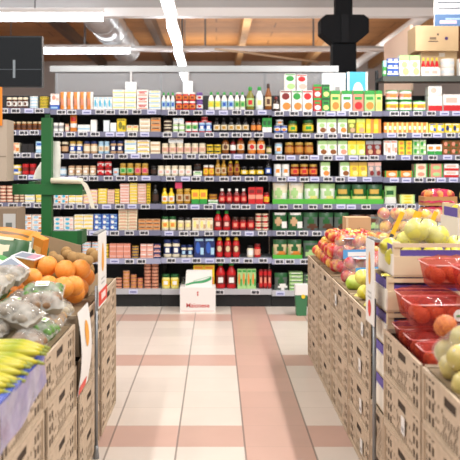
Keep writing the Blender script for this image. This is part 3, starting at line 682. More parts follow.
MB().lathe([(.016, 0, M('#46306a')), (.016, .002, M('#46306a'))], 14, Matrix.Translation((w*.72, 0, h*.5)) @ Matrix.Rotation(PI/2, 4, 'X')).obj('round_mark', t)

# ------------------------------------------------------------------ white mayonnaise boxes and the green bin on the floor
WB = M('#e6e2de', .6)
a = P(180, 312.3, 7.63); w, h = 35.6*7.63/F, 25*7.63/F
t = thing('mayonnaise_box', 'white cardboard box with red lettering standing on the floor before the shelves', 'box', (a.x, 7.63, 0))
MB().box(0, w, 0, .2, 0, h, WB).obj('carton_body', t)
def text_mesh(s, size, mat, name, parent, loc):
    cu = bpy.data.curves.new(name, 'FONT'); cu.body = s; cu.size = size; cu.extrude = .0006; cu.align_x = 'CENTER'; cu.offset = .0006
    o = bpy.data.objects.new('tmp', cu); COL.objects.link(o); dg = bpy.context.evaluated_depsgraph_get()
    me = bpy.data.meshes.new_from_object(o.evaluated_get(dg)); bpy.data.objects.remove(o); me.materials.clear(); me.materials.append(mat)
    return link(name, me, parent, loc, (PI/2, 0, 0))
text_mesh('Maionese', .056, M('#c8433f', .6), 'lettering', t, (w*.5, -.001, h*.2))
mb = MB().lathe([(.009, 0, M('#c8625c')), (.009, .001, M('#c8625c'))], 10, Matrix.Translation((w*.5, 0, h*.80)) @ Matrix.Rotation(PI/2, 4, 'X')); mb.box(w*.5 - .006, w*.5 + .006, -.001, 0, h*.66, h*.75, M('#c8625c')); mb.obj('emblem', t)
MB().box(w*.04, w*.96, -.001, 0, h*.05, h*.065, M('#d98a84')).obj('red_line', t)
t = thing('mayonnaise_box', 'white box with a green swoosh lying on the box with red lettering', 'box', (a.x + .045, 7.66, h + .001))
w2, hh = 27*7.63/F, 15*7.63/F
mb = MB(); mb.add([(0,0,0),(w2,0,0),(w2,.02,hh),(.01,.02,hh),(0,.16,0),(w2,.16,0),(w2,.16,hh),(.01,.16,hh)], [(0,1,2,3),(5,4,7,6),(1,5,6,2),(4,0,3,7),(3,2,6,7),(4,5,1,0)], WB); mb.obj('carton_body', t)
GS = M('#3f9a62', .5); mb = MB(); n = 12; top = []; bot = []
for i in range(n + 1):
    u = i / n; z = hh * (.08 + .42 * (u ** 1.6) + .06*math.sin(u*6)); th = hh * (.10 + .12*u)
    for zz_, L in ((z, bot), (z + th, top)): L.append((w2*(.02 + .96*u), .02*zz_/hh - .0015, zz_))
mb.add(bot + top, [(i, i+1, n+2+i, n+1+i) for i in range(n)], GS); mb.obj('swoosh', t)
MB().add([(w2*.3, .02*.34 - .0015, hh*.36), (w2*.95, .02*.66 - .0015, hh*.68), (w2*.95, .02*.7 - .0015, hh*.72), (w2*.3, .02*.38 - .0015, hh*.40)], [(0,1,2,3)], M('#8fbfa2')).obj('print_line', t)
# bin
bx = (301 - VX) * 7.5 / F
t = thing('waste_bin', 'small green tapered bin with a white box lid on the floor by the shelves', 'bin', (bx, 7.5, 0))
BG = M('#3d7a52', .5); mb = MB(); q = .043; p_ = .053; hb = .185
mb.add([(-q,-q,0),(q,-q,0),(q,q,0),(-q,q,0),(-p_,-p_,hb),(p_,-p_,hb),(p_,p_,hb),(-p_,p_,hb)], [(3,2,1,0),(0,1,5,4),(1,2,6,5),(2,3,7,6),(3,0,4,7),(4,5,6,7)], BG); mb.obj('bucket', t)
MB().box(-.056, .056, -.056, .056, hb, hb + .09, M('#e3e1df', .5)).obj('lid', t)
MB().lathe([(.018, 0, M('#e8c52a')), (.018, .003, M('#e8c52a'))], 12, Matrix.Translation((.015, -.056, hb - .012)) @ Matrix.Rotation(PI/2, 4, 'X')).obj('yellow_disc', t)

# ------------------------------------------------------------------ crates
TAN = M('#c6b097', .6, noise=.3, scale=22); TAN2 = M('#a98d69', .6); SHADE_SHEET = M('#3b2c20', .9)
CH, CL, CW = .175, .586, .392
def panel_mesh(L, Hh, holes, name, th=.002):
    """a perforated crate wall in the xz plane, face at y = 0; holes(i, j, nx, nz) says where it is open"""
    nx, nz = max(8, round(L / .0135)), 12; mb = MB(); k = {}
    def vid(i, j, s):
        if (i, j, s) not in k: k[i, j, s] = len(mb.v); mb.v.append((-L/2 + L*i/nx, th*s, Hh*j/nz))
        return k[i, j, s]
    H_ = {(i, j) for i in range(nx) for j in range(nz) if holes(i, j, nx, nz)}
    mi = mb.mi(TAN)
    def face(*f): mb.f.append(f); mb.m.append(mi); mb.smooth.append(False)
    solid = lambda i, j: 0 <= i < nx and 0 <= j < nz and (i, j) not in H_
    for i in range(nx):
        for j in range(nz):
            if not solid(i, j): continue
            face(vid(i,j,0), vid(i+1,j,0), vid(i+1,j+1,0), vid(i,j+1,0)); face(vid(i,j,1), vid(i,j+1,1), vid(i+1,j+1,1), vid(i+1,j,1))
            if not solid(i-1, j): face(vid(i,j,0), vid(i,j+1,0), vid(i,j+1,1), vid(i,j,1))
            if not solid(i+1, j): face(vid(i+1,j,0), vid(i+1,j,1), vid(i+1,j+1,1), vid(i+1,j+1,0))
            if not solid(i, j-1): face(vid(i,j,0), vid(i,j,1), vid(i+1,j,1), vid(i+1,j,0))
            if not solid(i, j+1): face(vid(i,j+1,0), vid(i+1,j+1,0), vid(i+1,j+1,1), vid(i,j+1,1))
    mb.box(-L/2 + .004, L/2 - .004, .0035, .005, .004, Hh - .016, SHADE_SHEET)  # dark sheet added behind the wall so the holes look shaded
    # rims and corner posts
    mb.box(-L/2, L/2, -.006, 0, Hh - .014, Hh, TAN).box(-L/2, L/2, -.005, 0, 0, .012, TAN)
    mb.box(-L/2, -L/2 + .018, -.006, 0, .012, Hh - .014, TAN).box(L/2 - .018, L/2, -.006, 0, .012, Hh - .014, TAN)
    return mb.mesh(name)
def long_holes(i, j, nx, nz):
    u = (i + .5) / nx - .5; v = (j + .5) / nz
    if j in (0, nz - 1) or abs(u) > .47: return False
    if abs(u) < .10 and j in (8, 9): return True                     # hand hole
    if abs(u) < .14 and j > 6: return False
    if .29 < abs(u) < .45: return (i % 3 != 0 and j % 3 != 0) if .1 < v < .9 else False
    arc = .26 + 1.0 * abs(u) ** 1.4
    if abs(u) < .13 and .12 < v < .55: return (i % 2 == 0 and j % 3 != 0) or (i % 4 == 1 and j == 3)
    if abs(v - arc) < .06: return False
    if v < arc: return i % 2 == 0 and j % 2 == 1
    if v < arc + .25: return i % 3 == 0 and j % 2 == 0
    return False
def short_holes(i, j, nx, nz):
    u = (i + .5) / nx - .5
    if j in (0, nz - 1) or abs(u) > .44: return False
    if abs(u) < .16 and j in (8, 9): return True
    return (i + 2*j) % 4 == 0 and j < 8
PL = panel_mesh(CL - .002, CH - .003, long_holes, 'side_panel'); PS = panel_mesh(CW - .018, CH - .003, short_holes, 'end_panel')
bmb = MB().box(-CL/2 + .002, CL/2 - .002, -CW/2 + .002, CW/2 - .002, 0, .006, TAN2); BASE = bmb.mesh('crate_base')
stk = MB().box(-.025, .025, -.002, 0, -.03, .03, M('#e4e2de')).box(-.018, .018, -.0026, -.002, -.02, -.005, M('#9a9a9c')).mesh('paper_sticker')
LNR = {q: MB().box(-CL/2 + .012, CL/2 - .012, -CW/2 + .012, CW/2 - .012, q - .004, q, M('#8a7558', .8)).mesh('tray_liner') for q in (.09, .12, .17)}
def crate(loc, rz, label, sticker=False, fill=False):
    t = thing('produce_crate', label, 'crate', loc, rz, 'tan produce crates')
    link('side_panel', PL, t, (0, -CW/2, .0015)); link('side_panel', PL, t, (0, CW/2, .0015), (0, 0, PI))
    link('end_panel', PS, t, (CL/2, 0, .0015), (0, 0, PI/2)); link('end_panel', PS, t, (-CL/2, 0, .0015), (0, 0, -PI/2))
    link('crate_base', BASE, t)
    if sticker: link('paper_sticker', stk, t, (sticker, -CW/2 - .006, .08))
    if fill: link('tray_liner', LNR[fill], t)
    return t
LV = ['on the floor', 'second from the floor', 'third from the floor', 'at the top of its stack']
XL, XR = -.568, .652
colsL = [(4.42, 'under the kiwis'), (3.825, 'under the oranges'), (3.05, 'under the wrapped vegetables'), (2.455, 'under the bananas')]
colsR = [(5.64, 'under the far red apples'), (5.04, 'in the second column under the apples'), (4.44, 'under the bagged apples'), (3.84, 'under the green apple'), (2.955, 'under the peach punnets'), (2.345, 'nearest the camera, under the pears')]
STK = {(3.84, 1): .08, (3.84, 2): .06, (3.84, 0): .1, (2.955, 2): .05, (2.345, 1): .1, (3.84, 3): .12, (4.44, 3): -.1}
for cols, X, rz, sd in ((colsL, XL - CW/2, PI/2, 'left'), (colsR, XR + CW/2, -PI/2, 'right')):
    for Y, what in cols:
        for k in range(4):
            lab = 'tan perforated crate ' + LV[k] + ' ' + what
            crate((X, Y + ({3.825: -.075, 3.05: .045}.get(Y, 0) if k < 3 else 0), k*CH + .002), rz, lab, STK.get((Y, k), False) if sd == 'right' else False, {2.955: .09, }.get(Y, .17) if k == 3 else False)
for k in range(2):
    o = crate((XR + CL/2 + .002, 3.40, k*CH + .002), 0, 'tan perforated crate ' + LV[k] + ' under the pale wooden boxes')
    o.scale = (1, .69, 1); link('paper_sticker', stk, o, (-CL/2 - .006, .05, .07), (0, 0, -PI/2))
# back rows stand on low tables
TOPM = M('#6d655c', .6)
def table(label, x0, x1, y0, y1, z):
    t = thing('display_table', label, 'table', ((x0+x1)/2, (y0+y1)/2, 0)); w, d = (x1-x0)/2, (y1-y0)/2
    MB().box(-w, w, -d, d, z - .03, z, TOPM).obj('table_top', t)
    for sx in (-1, 1):
        for sy in (-1, 1): MB().box(sx*(w-.03) - .02, sx*(w-.03) + .02, sy*(d-.03) - .02, sy*(d-.03) + .02, 0, z - .03, M('#55504b')).obj('leg', t)
table('dark display table behind the tan crates with the bagged produce', XL - 2*CW - .02, XL - CW - .01, 2.3, 4.72, .52)
table('dark display table behind the tan crates with the apples', XR + CW + .015, XR + 2*CW + .03, 4.14, 5.95, .70)
for Y, what in ((4.42, 'under the green and orange bags'), (3.825, 'under the printed punnets'), (3.05, 'behind the wrapped vegetables')):
    crate((XL - CW*1.5 - .012, Y, .522), PI/2, 'tan perforated crate on the dark table ' + what, False, .17)
for Y, what in ((5.64, 'under the taped brown carton'), (5.04, 'under the red capped trays'), (4.44, 'under the apple bags with yellow tags')):
    crate((XR + CW*1.5 + .022, Y, .702), -PI/2, 'tan perforated crate on the dark table ' + what, False, .17)

# ------------------------------------------------------------------ pale wooden boxes with purple paper
PALE = M('#dcc6a4', .7, noise=.12, scale=8); PURP = M('#5b4a9c', .6); WHT = M('#e6ddcf', .7)
def wood_box(loc, label, w=.5, d=.285, h=.13, liner=False):
    t = thing('wooden_fruit_box', label, 'wooden box', loc, 0, 'pale wooden fruit boxes')
    MB().box(0, w, 0, d, 0, .006, PALE).obj('box_base', t)
    for y in (0, d - .006): MB().box(.006, w - .006, y, y + .006, .004, h*.62, PALE).box(.006, w - .006, y, y + .006, h*.88, h, PALE).obj('long_slat', t)
    for x in (0, w - .006): MB().box(x, x + .006, 0, d, .004, h*.66, WHT).obj('end_board', t)
    for x in (.006, w - .031):
        for y in (.006, d - .031): MB().box(x, x + .025, y, y + .025, .006, h + .004, PALE).obj('corner_post', t)
    mb = MB().box(.008, w - .008, .008, .010, .06, h*.8, PURP).box(.008, w - .008, d - .010, d - .008, .06, h*.8, PURP).box(.007, .009, .008, d - .008, .05, h*.93, PURP).box(w - .009, w - .007, .008, d - .008, .05, h*.93, PURP)
    mb.obj('purple_paper', t)
    if liner: MB().box(.012, w - .012, .012, d - .012, .081, .085, PURP).obj('tray_liner', t)
    return t
WZ = 2*CH + .006
for k in range(5):
    wood_box((XR + (.03 if k == 4 else .006), 3.252, WZ + k*.136), 'pale wooden fruit box with purple paper, ' + ('bottom', 'second', 'third', 'fourth', 'top')[k] + ' of the stack beside the price card', liner=k == 4)
ZP = WZ + 4*.136
for k in range(3):
    o = wood_box((XR + .375, 3.565, 4*CH + .006 + k*.153), 'pale wooden fruit box with purple paper, ' + ('lowest', 'middle', 'upper')[k] + ' of the three behind the yellow apples', w=.5, d=.28, liner=k == 2)
    o.scale = (1, 1, 1.13)
table('dark display table under the three wooden fruit boxes', XR + CW + .03, XR + .88, 3.565, 3.845, 4*CH + .004)

# ------------------------------------------------------------------ fruit
AR = fruit_mat('apple_red', '#b8242a', '#e2a94a', 13, .46, .64); ARY = fruit_mat('apple_red_yellow', '#c9463a', '#e8be58', 12, .36, .56); AY = fruit_mat('apple_yellow', '#cfc23a', '#e2d96c', 8); AG = fruit_mat('apple_green', '#a9c63c', '#cddc74', 10)
ORM = fruit_mat('orange_peel', '#e8872a', '#f0a145', 12, rough=.4, bump=.35); PE = fruit_mat('peach_skin', '#8e2024', '#e8903e', 15, .40, .62, .6); KW = fruit_mat('kiwi_skin', '#8f6a3c', '#b08c58', 40, rough=.85)
PR = fruit_mat('pear_skin', '#b9a860', '#cdb878', 12); STEM = M('#4f3a22', .8)
AB = fruit_mat('apple_blush', '#b8303e', '#e3a566', 13, .42, .66)
def apple_mesh(name, m, r=.042):
    mb = MB(); pr = []
    for i in range(13):
        t = PI * i / 12; rr = r * math.sin(t) * (1 + .08*math.cos(t)); z = -r*.92*math.cos(t)
        if i >= 11: z -= r*.10*(i - 10)
        if i <= 1: z += r*.06*(2 - i)
        pr.append((max(rr, .0015), z, m))
    return mb.lathe(pr, 16).mesh(name)
APM = {k: apple_mesh('apple', m) for k, m in (('red', AR), ('mixed', ARY), ('yellow', AY), ('green', AG), ('blush', AB))}
FRUIT = []; DEFER = []
SM = MB().tube([(0,0,0), (.002,0,.012), (.005,.001,.022)], .0018, STEM, 6).mesh('stem')
def apple(kind, p, r, label, group=None):
    o = link('apple', APM[kind], None, p, (R.uniform(-.7, .7), R.uniform(-.7, .7), R.uniform(0, 6))); s = r / .042; o.scale = (s, s, s)
    link('stem', SM, o, (0, 0, .027)); FRUIT.append((o, r*1.02)); return tag(o, label, 'apple', group)
def ball_mesh(name, m, sq=(1,1,1), n=16): return MB().ball((0,0,0), 1, m, n, 10, sq).mesh(name)
OM, PM, KM = ball_mesh('orange', ORM, (1,1,.95)), ball_mesh('peach', PE, (1,1,.94)), ball_mesh('kiwi', KW, (1.15,.9,.9))
NAV = MB().lathe([(.09, 0, M('#6f7a35')), (.05, .04, M('#6f7a35')), (.01, .05, M('#6f7a35'))], 8).mesh('stalk_button')
def round_fruit(name, me, p, r, label, group, button=False):
    o = link(name, me, None, p, (R.uniform(-1.2, .6), R.uniform(-.8, .8), R.uniform(0, 6))); o.scale = (r, r, r)
    FRUIT.append((o, r*(1.14 if name == 'kiwi' else 1.0)))
    if button: link('stalk_button', NAV, o, (0, 0, .93))
    return tag(o, label, name, group)
# oranges (visible ones first, then the layer that carries them)
OR = [(47.6,266,3.86,'beside the printed punnets, highest of the heap'), (67,270,3.82,'in the middle of the upper row'), (83.5,269.5,3.88,'nearest the price card in the upper row'),
      (51,286,3.66,'lower row, leftmost'), (67,287,3.64,'lower row, second from the left'), (85.5,287,3.66,'lower row, right below the price card'), (33,279,3.7,'half under the white printed punnet'), (92,277,4.02,'touching the price card pole')]
for x, y, Z, lab in OR: round_fruit('orange', OM, P(x, y, Z), .0475, 'bright orange ' + lab, 'oranges in the heap', True)
for k in range(4):
    round_fruit('orange', OM, (-.64 - .1*k, 3.80 + .01*(k % 2), .755), .0475, ORD[k] + ' orange from the aisle under the upper row', 'oranges in the heap')
    round_fruit('orange', OM, (-.64 - .1*k, 3.91 + .01*(k % 2), .76), .0475, ORD[k] + ' orange from the aisle at the back of the heap', 'oranges in the heap')
# kiwi carton and kiwis
t = thing('kiwi_carton', 'open brown cardboard carton with a tall back behind the kiwis', 'cardboard box', (-.985, 4.03, 4*CH + .004))
w = .37; CB = M('#a58c6d', .8, noise=.1, scale=12)
MB().box(0, w, 0, .56, 0, .004, CB).obj('carton_base', t)
mb = MB(); zb = lambda y, Y: H - (y - VY)*Y/F - t.location.z
xr = P(81, 0, 4.58).x - t.location.x; xl = P(49, 0, 4.58).x - t.location.x
mb.add([(x, y, z) for y in (.55, .556) for x, z in ((0, 0), (xr, 0), (xr, zb(258, 4.58)), (xr, zb(245.5, 4.58)), (xl, zb(236.5, 4.58)), (0, zb(234, 4.58)))], [(0,1,2,3,4,5), (11,10,9,8,7,6)] + [(i, i+6, (i+1) % 6 + 6, (i+1) % 6) for i in range(6)], CB); mb.obj('back_wall', t)
for x in (0, w - .004): MB().box(x, x + .004, 0, .55, .004, .07, CB).obj('side_wall', t)
MB().box(0, w, 0, .004, .004, .07, CB).obj('front_wall', t)
n = 0
for j in range(5):
    for i in range(6):
        p = Vector((-.955 + .062*i + .02*(j % 2), 4.12 + .088*j, 4*CH + .09 + .012*math.sin(j*2 + i)))
        if p.x > -.67: continue
        round_fruit('kiwi', KM, p, .032, ORD[i] + ' brown kiwi from the left in ' + ORD[j] + ' row of lower kiwis', 'kiwis in the carton')
for j in range(3):
    for i in range(5):
        round_fruit('kiwi', KM, (-.93 + .066*i + .03*(j % 2), 4.25 + .10*j, 4*CH + .155 + .012*math.sin(i*3 + j)), .032, ORD[i] + ' brown kiwi from the left in ' + ORD[j] + ' row of upper kiwis', 'kiwis in the carton')
# printed fruit punnets (white printed lid label) beside the oranges
PUN = film_mat('clear_punnet', '#e9a050', .35, .15, .3)
def label_punnet(p, rot, label, sc=1):
    t = thing('fruit_punnet', label, 'punnet', p); t.rotation_euler = rot; t.scale = (.72,)*3
    MB().box(-.085, .085, -.055, .055, 0, .05, M('#c9842f', .35, noise=.3, scale=40)).obj('fruit_tray', t)
    mb = MB().box(-.09, .09, -.06, .06, .05, .056, M('#d4d2d6', .4)); mb.box(-.075, .06, -.048, .042, .0562, .0572, M('#6f7786', .5)); mb.box(.015, .078, -.044, .046, .0565, .0575, M('#a9788a', .5)); mb.obj('printed_label', t)
    return t
label_punnet(P(14, 274, 3.6), (.45, .35, -.7), 'clear punnet of orange fruit with white printed label, lower of the two')
label_punnet(P(28, 264, 3.9), (.15, .12, -.38), 'clear punnet with long white printed label leaning by the highest orange')
# bags at the back of the left stand
def pillow(name, label, p, rot, w, d, h, cols, cat='bag'):
    """a filled bag lying flat: cols = function(u, v) -> colour"""
    mb = MB(); n, m = 12, 8
    for s in (-1, 1):
        for j in range(m+1):
            for i in range(n+1):
                u, v = i/n, j/m; bl = (math.sin(PI*u) ** .45) * (math.sin(PI*v) ** .45)
                lump = 1 + .12*math.sin(u*17 + v*9 + len(label)) * math.sin(v*13)
                mb.v.append(((u - .5)*w, (v - .5)*d, h/2 + s*h/2*bl*lump))
    L = (n+1)*(m+1)
    for j in range(m):
        for i in range(n):
            p_ = j*(n+1) + i; mt = M(cols((i+.5)/n, (j+.5)/m), .5)
            mb.f.append((L+p_, L+p_+1, L+p_+n+2, L+p_+n+1)); mb.m.append(mb.mi(mt)); mb.smooth.append(True)
            mb.f.append((p_, p_+n+1, p_+n+2, p_+1)); mb.m.append(mb.mi(mt)); mb.smooth.append(True)
    o = mb.obj(name, None, p, rot); return tag(o, label, cat)
def stripes(base, *st):
    def f(u, v):
        c = base
        for k, a0, a1, cc in st:
            q = u if k == 'u' else v
            if k == 'e':
                if ((u - a0[0])/a0[2])**2 + ((v - a0[1])/a0[3])**2 < 1: c = cc
            elif a0 <= q <= a1: c = cc
        return c
    return f
OB, GBG = '#cf7d10', '#164a1c'
pillow('produce_bag', 'orange potato bag with cream edge lying on the green bags', P(2, 245, 4.32), (.35, .06, -.1), .36, .2, .08, stripes(OB, ('v', 0, .22, '#dcc7a0'), ('v', .36, .46, '#6b4a20'), ('u', .9, 1, '#b98a3a')))
pillow('produce_bag', 'dark green produce bag with pale oval under the orange bag', P(0, 262, 4.1), (.55, .0, .1), .3, .22, .09, stripes(GBG, ('e', (.45, .45, .22, .2), 0, '#b7a98c'), ('v', .85, 1, '#1f5a2a')))
pillow('produce_bag', 'green produce bag with white stripes beside the orange carton', P(28, 258, 4.12), (.6, .3, .3), .18, .15, .07, stripes(GBG, ('u', .4, .48, '#c5cfc2'), ('u', .62, .70, '#c5cfc2'), ('v', .0, .15, '#6aa84f')))
pillow('produce_bag', 'plain green produce bag at the very edge beside printed punnets', P(-8, 275, 3.85), (.4, .2, -.1), .24, .2, .08, stripes('#3f8a3f', ('v', .4, .6, '#cfe0c0')))
t = thing('cardboard_box', 'plain brown cardboard box carrying the green and orange bags', 'cardboard box', (-1.37, 4.06, .703))
MB().box(0, .36, 0, .5, 0, .12, M('#9c8264', .8)).obj('carton_body', t)
o = MB().box(-.045, .045, -.025, .025, 0, .13, M('#d98a2e', .4)); o.box(-.045, -.03, -.0265, -.025, .01, .12, M('#c7c2b4')).box(-.02, .035, -.0265, -.025, .03, .08, M('#e8b060'))
o = o.obj('produce_carton', None, P(38, 258, 4.1), (.15, .3, -.5)); o.scale = (.8, .8, .85); tag(o, 'upright orange carton between the green bag and the cardboard back', 'carton')
# cardboard box with grey label behind bags
t = thing('cardboard_box', 'brown cardboard box with a pale label behind the orange bag', 'cardboard box', (-1.42, 4.75, .70)); 
MB().box(0, .29, 0, .22, 0, zb(209, 4.75) + t.location.z*0 + (4*CH + .004 - .70), M('#8d7a66', .8)).obj('carton_body', t)
MB().box(.215, .285, -.002, 0, .23, .36, M('#c5c5c3')).box(.23, .265, -.003, -.002, .26, .31, M('#6e7471')).obj('label_sheet', t)
table('dark side table under the box with the pale label', -1.44, -1.1, 4.74, 5.04, .698)
# wrapped vegetable trays
WRAP = film_mat('cling_film', '#e6e2da', .84, .05, .34)  # milky patches also stand in for white highlights on the film
CONT = {'brown mushroom': M('#8a6543', .7, noise=.5, scale=60), 'white mushroom': M('#b9a88e', .6, noise=.4, scale=50), 'green herb': M('#5f8f35', .6, noise=.6, scale=60), 'grey oyster mushroom': M('#958879', .6, noise=.5, scale=50), 'tan root': M('#b8905e', .7, noise=.4, scale=40)}
WT = {}
def wrapped(kind, p, rot, label):
    if kind not in WT:
        t = thing('wrapped_tray', label, 'wrapped vegetables', p); t.rotation_euler = rot; t['group'] = 'film wrapped vegetable trays'
        mb = MB(); TR = M('#a09484', .5) if kind != 'green herb' else M('#5d8a3c', .5)
        mb.add([(-.075,-.05,0),(.075,-.05,0),(.075,.05,0),(-.075,.05,0),(-.09,-.062,.035),(.09,-.062,.035),(.09,.062,.035),(-.09,.062,.035)], [(3,2,1,0),(0,1,5,4),(1,2,6,5),(2,3,7,6),(3,0,4,7),(4,5,6,7)], TR); mb.obj('foam_tray', t)
        mb = MB(); q = random.Random(len(kind))
        for i in range(4):
            for j in range(3): mb.ball((-.06 + .04*i + q.uniform(-.006, .006), -.038 + .038*j + q.uniform(-.006, .006), .042 + q.uniform(-.006, .008)), .024, CONT[kind], 8, 6, (1, 1, .8))
        mb.obj('vegetable_filling', t)['kind'] = 'stuff'
        mb = MB(); n = 8
        for j in range(n+1):
            for i in range(n+1):
                u, v = i/n*2 - 1, j/n*2 - 1
                mb.v.append((u*.094, v*.066, .034 + .042*(1 - abs(u)**4)*(1 - abs(v)**4) + .004*math.sin(i*2.3 + j*1.7)))
        mb.add([], [], WRAP)
        for j in range(n):
            for i in range(n): mb.f.append((j*(n+1)+i, j*(n+1)+i+1, (j+1)*(n+1)+i+1, (j+1)*(n+1)+i)); mb.m.append(0); mb.smooth.append(True)
        mb.obj('cling_film', t)
        if kind in ('green herb', 'tan root'): mb = MB().box(-.03, .03, -.02, .025, .079, .0795, M('#eceae6')).box(-.02, .02, -.012, .0, .0796, .08, M('#7fae52')).obj('paper_label', t)
        WT[kind] = t
    else:
        t = dup(WT[kind], p, rot, label)
    t.scale = (.9,)*3
    return t
kinds = list(CONT)
for i in range(4):
    for j in range(4):
        kd = kinds[(i*2 + j*3 + (i*j) % 2) % 5]
        wrapped(kd, (-.645 - .135*j, 2.86 + .178*i, .703 + .040*j + .006*i), (.27, R.uniform(-.05, .05), PI/2 + R.uniform(-.1, .1)), 'film wrapped tray of ' + kd + ', ' + ORD[j] + ' from the aisle in ' + ORD[i] + ' row behind bananas')
for i, (x, y, z) in enumerate(((-.70, 2.95, .785), (-.665, 3.20, .78), (-.70, 3.40, .79), (-.87, 3.06, .845), (-.87, 3.27, .845), (-.86, 3.46, .85))):
    kd = kinds[(i*2 + 3) % 5]
    wrapped(kd, (x, y, z), (R.uniform(.1, .4), R.uniform(-.1, .25), R.uniform(-.5, .5)), 'film wrapped tray of ' + kd + ', ' + ORD[i] + ' of the loose ones on top')
# bananas
def ban_mat():
    m = bpy.data.materials.new('banana_skin'); m.use_nodes = True; nt = m.node_tree; b = nt.nodes['Principled BSDF']
    tc = nt.nodes.new('ShaderNodeTexCoord'); n = nt.nodes.new('ShaderNodeTexNoise'); n.inputs['Scale'].default_value = 12; nt.links.new(tc.outputs['Object'], n.inputs['Vector'])
    cr = nt.nodes.new('ShaderNodeValToRGB'); e = cr.color_ramp.elements; e[0].position = .35; e[0].color = lin('#8f9a20'); e[1].position = .6; e[1].color = lin('#c3b62e')
    nt.links.new(n.outputs['Fac'], cr.inputs[0]); nt.links.new(cr.outputs[0], b.inputs['Base Color']); b.inputs['Roughness'].default_value = .4; return m
BAN = ban_mat(); TIP = M('#8f9440', .6); BST = M('#3a6fc0', .4)
def banana_mesh():
    mb = MB(); pts = []; rs = []
    for i in range(13):
        t = i/12; a = -.5 + t*1.0
        pts.append((.24*math.sin(a)/.48*.5, 0, .19*(math.cos(a) - math.cos(.5))*.9)); rs.append(.021*min(1, .25 + 3.2*min(t, 1 - t)) if 0 < t < 1 else .004)
    mb.tube(pts, rs, BAN, 6); return mb.mesh('banana')
BM_ = banana_mesh(); TM_ = MB().tube([(.118, 0, .002), (.134, 0, -.010)], [.007, .004], TIP, 6).mesh('stem_tip')
STM = MB().lathe([(.008, 0, BST), (.0075, .001, BST)], 12).mesh('blue_sticker')
def bunch(p, rz, n, label, tilt=0):
    t = thing('banana_bunch', label, 'bananas', p, rz, 'banana bunches in the crate'); t.rotation_euler = (tilt, 0, rz); t.scale = (1.2,)*3
    for k in range(n):
        o = link('banana', BM_, t, (0, (k - (n-1)/2)*.034, .02 - .006*abs(k - (n-1)/2)), (R.uniform(.75, 1.05), R.uniform(-.05, .02), (k - (n-1)/2)*.05 + .06))
        link('stem_tip', TM_, o); link('blue_sticker', STM, o, (R.uniform(-.05, .0), .008, .0385), (-.4, 0, 0))
    return t
bunch((-.70, 2.665, .715), .05, 4, 'yellow banana bunch with blue stickers furthest back, reaching the crate rim', .12)
bunch((-.715, 2.475, .705), .04, 4, 'yellow green banana bunch in front of the rearmost bunch', .12)
bunch((-.72, 2.29, .695), .03, 4, 'banana bunch lowest in the crate, nearest the camera', .12)
# blue liner and lavender film of the banana crate
t = thing('plastic_liner', 'blue and lavender plastic liner draped over the side of the banana crate', 'plastic liner', (XL, 2.455, 4*CH + .004))
MB().box(-.014, .009, -.285, .285, 0, .012, M('#2f49a8', .25)).box(-.014, -.011, -.285, .285, -.08, 0, M('#2f49a8', .25)).obj('blue_rim', t)
LAV = film_mat('lavender_film', '#9d98bd', .25, .15, .2)
mb = MB(); n = 10; vs = []
for i in range(n+1):
    u = i/n; y = -.297 + .587*u
    for j in range(4): vs.append((.0095 + .004*math.sin(u*11 + j), y, .01 - (j/3)*(.135 - .045*u*u)))
mb.add(vs, [(i*4+j, (i+1)*4+j, (i+1)*4+j+1, i*4+j+1) for i in range(n) for j in range(3)], LAV, True); mb.obj('film_skirt', t)

# right stand: apples in a heap
def heap(kind, x0, x1, y0, y1, top, r, lab, z0=4*CH + .044, group=None):
    n = 0; s = 2.02*r; lay = 0; z = z0
    while z < 1.2:
        row = 0; y = y0 + r + (r if lay % 2 else 0)
        any_ = False; m = 0
        while y <= y1 - r:
            x = x0 + r + (r if (row + lay) % 2 else 0); c = 0
            while x <= x1 - r:
                if z + r*.6 <= top(x, y) or (lay == 0 and top(x, y) > 0):
                    any_ = True
                    apple(R.choice((kind, kind, 'mixed')) if y < 5.6 else 'mixed', (x + R.uniform(-.003, .003), y + R.uniform(-.003, .003), z), r, lab + ', ' + ORD[c] + ' from the aisle, ' + ORD[row] + ' row, ' + ORD[lay] + ' layer', group); n += 1
                x += s; c += 1
            y += s*.88; row += 1
        if not any_: break
        z += 1.52*r; lay += 1
    return n
heap('red', XR + .014, XR + .38, 4.92, 5.92, lambda x, y: 0 if (y > 5.66 and x > .80) else .715 + .215*max(0, 1 - ((y - 5.35)/.62)**2) * min(1, .45 + (x - XR)/.22), .041, 'red and yellow apple', group='loose red apples in the heap')
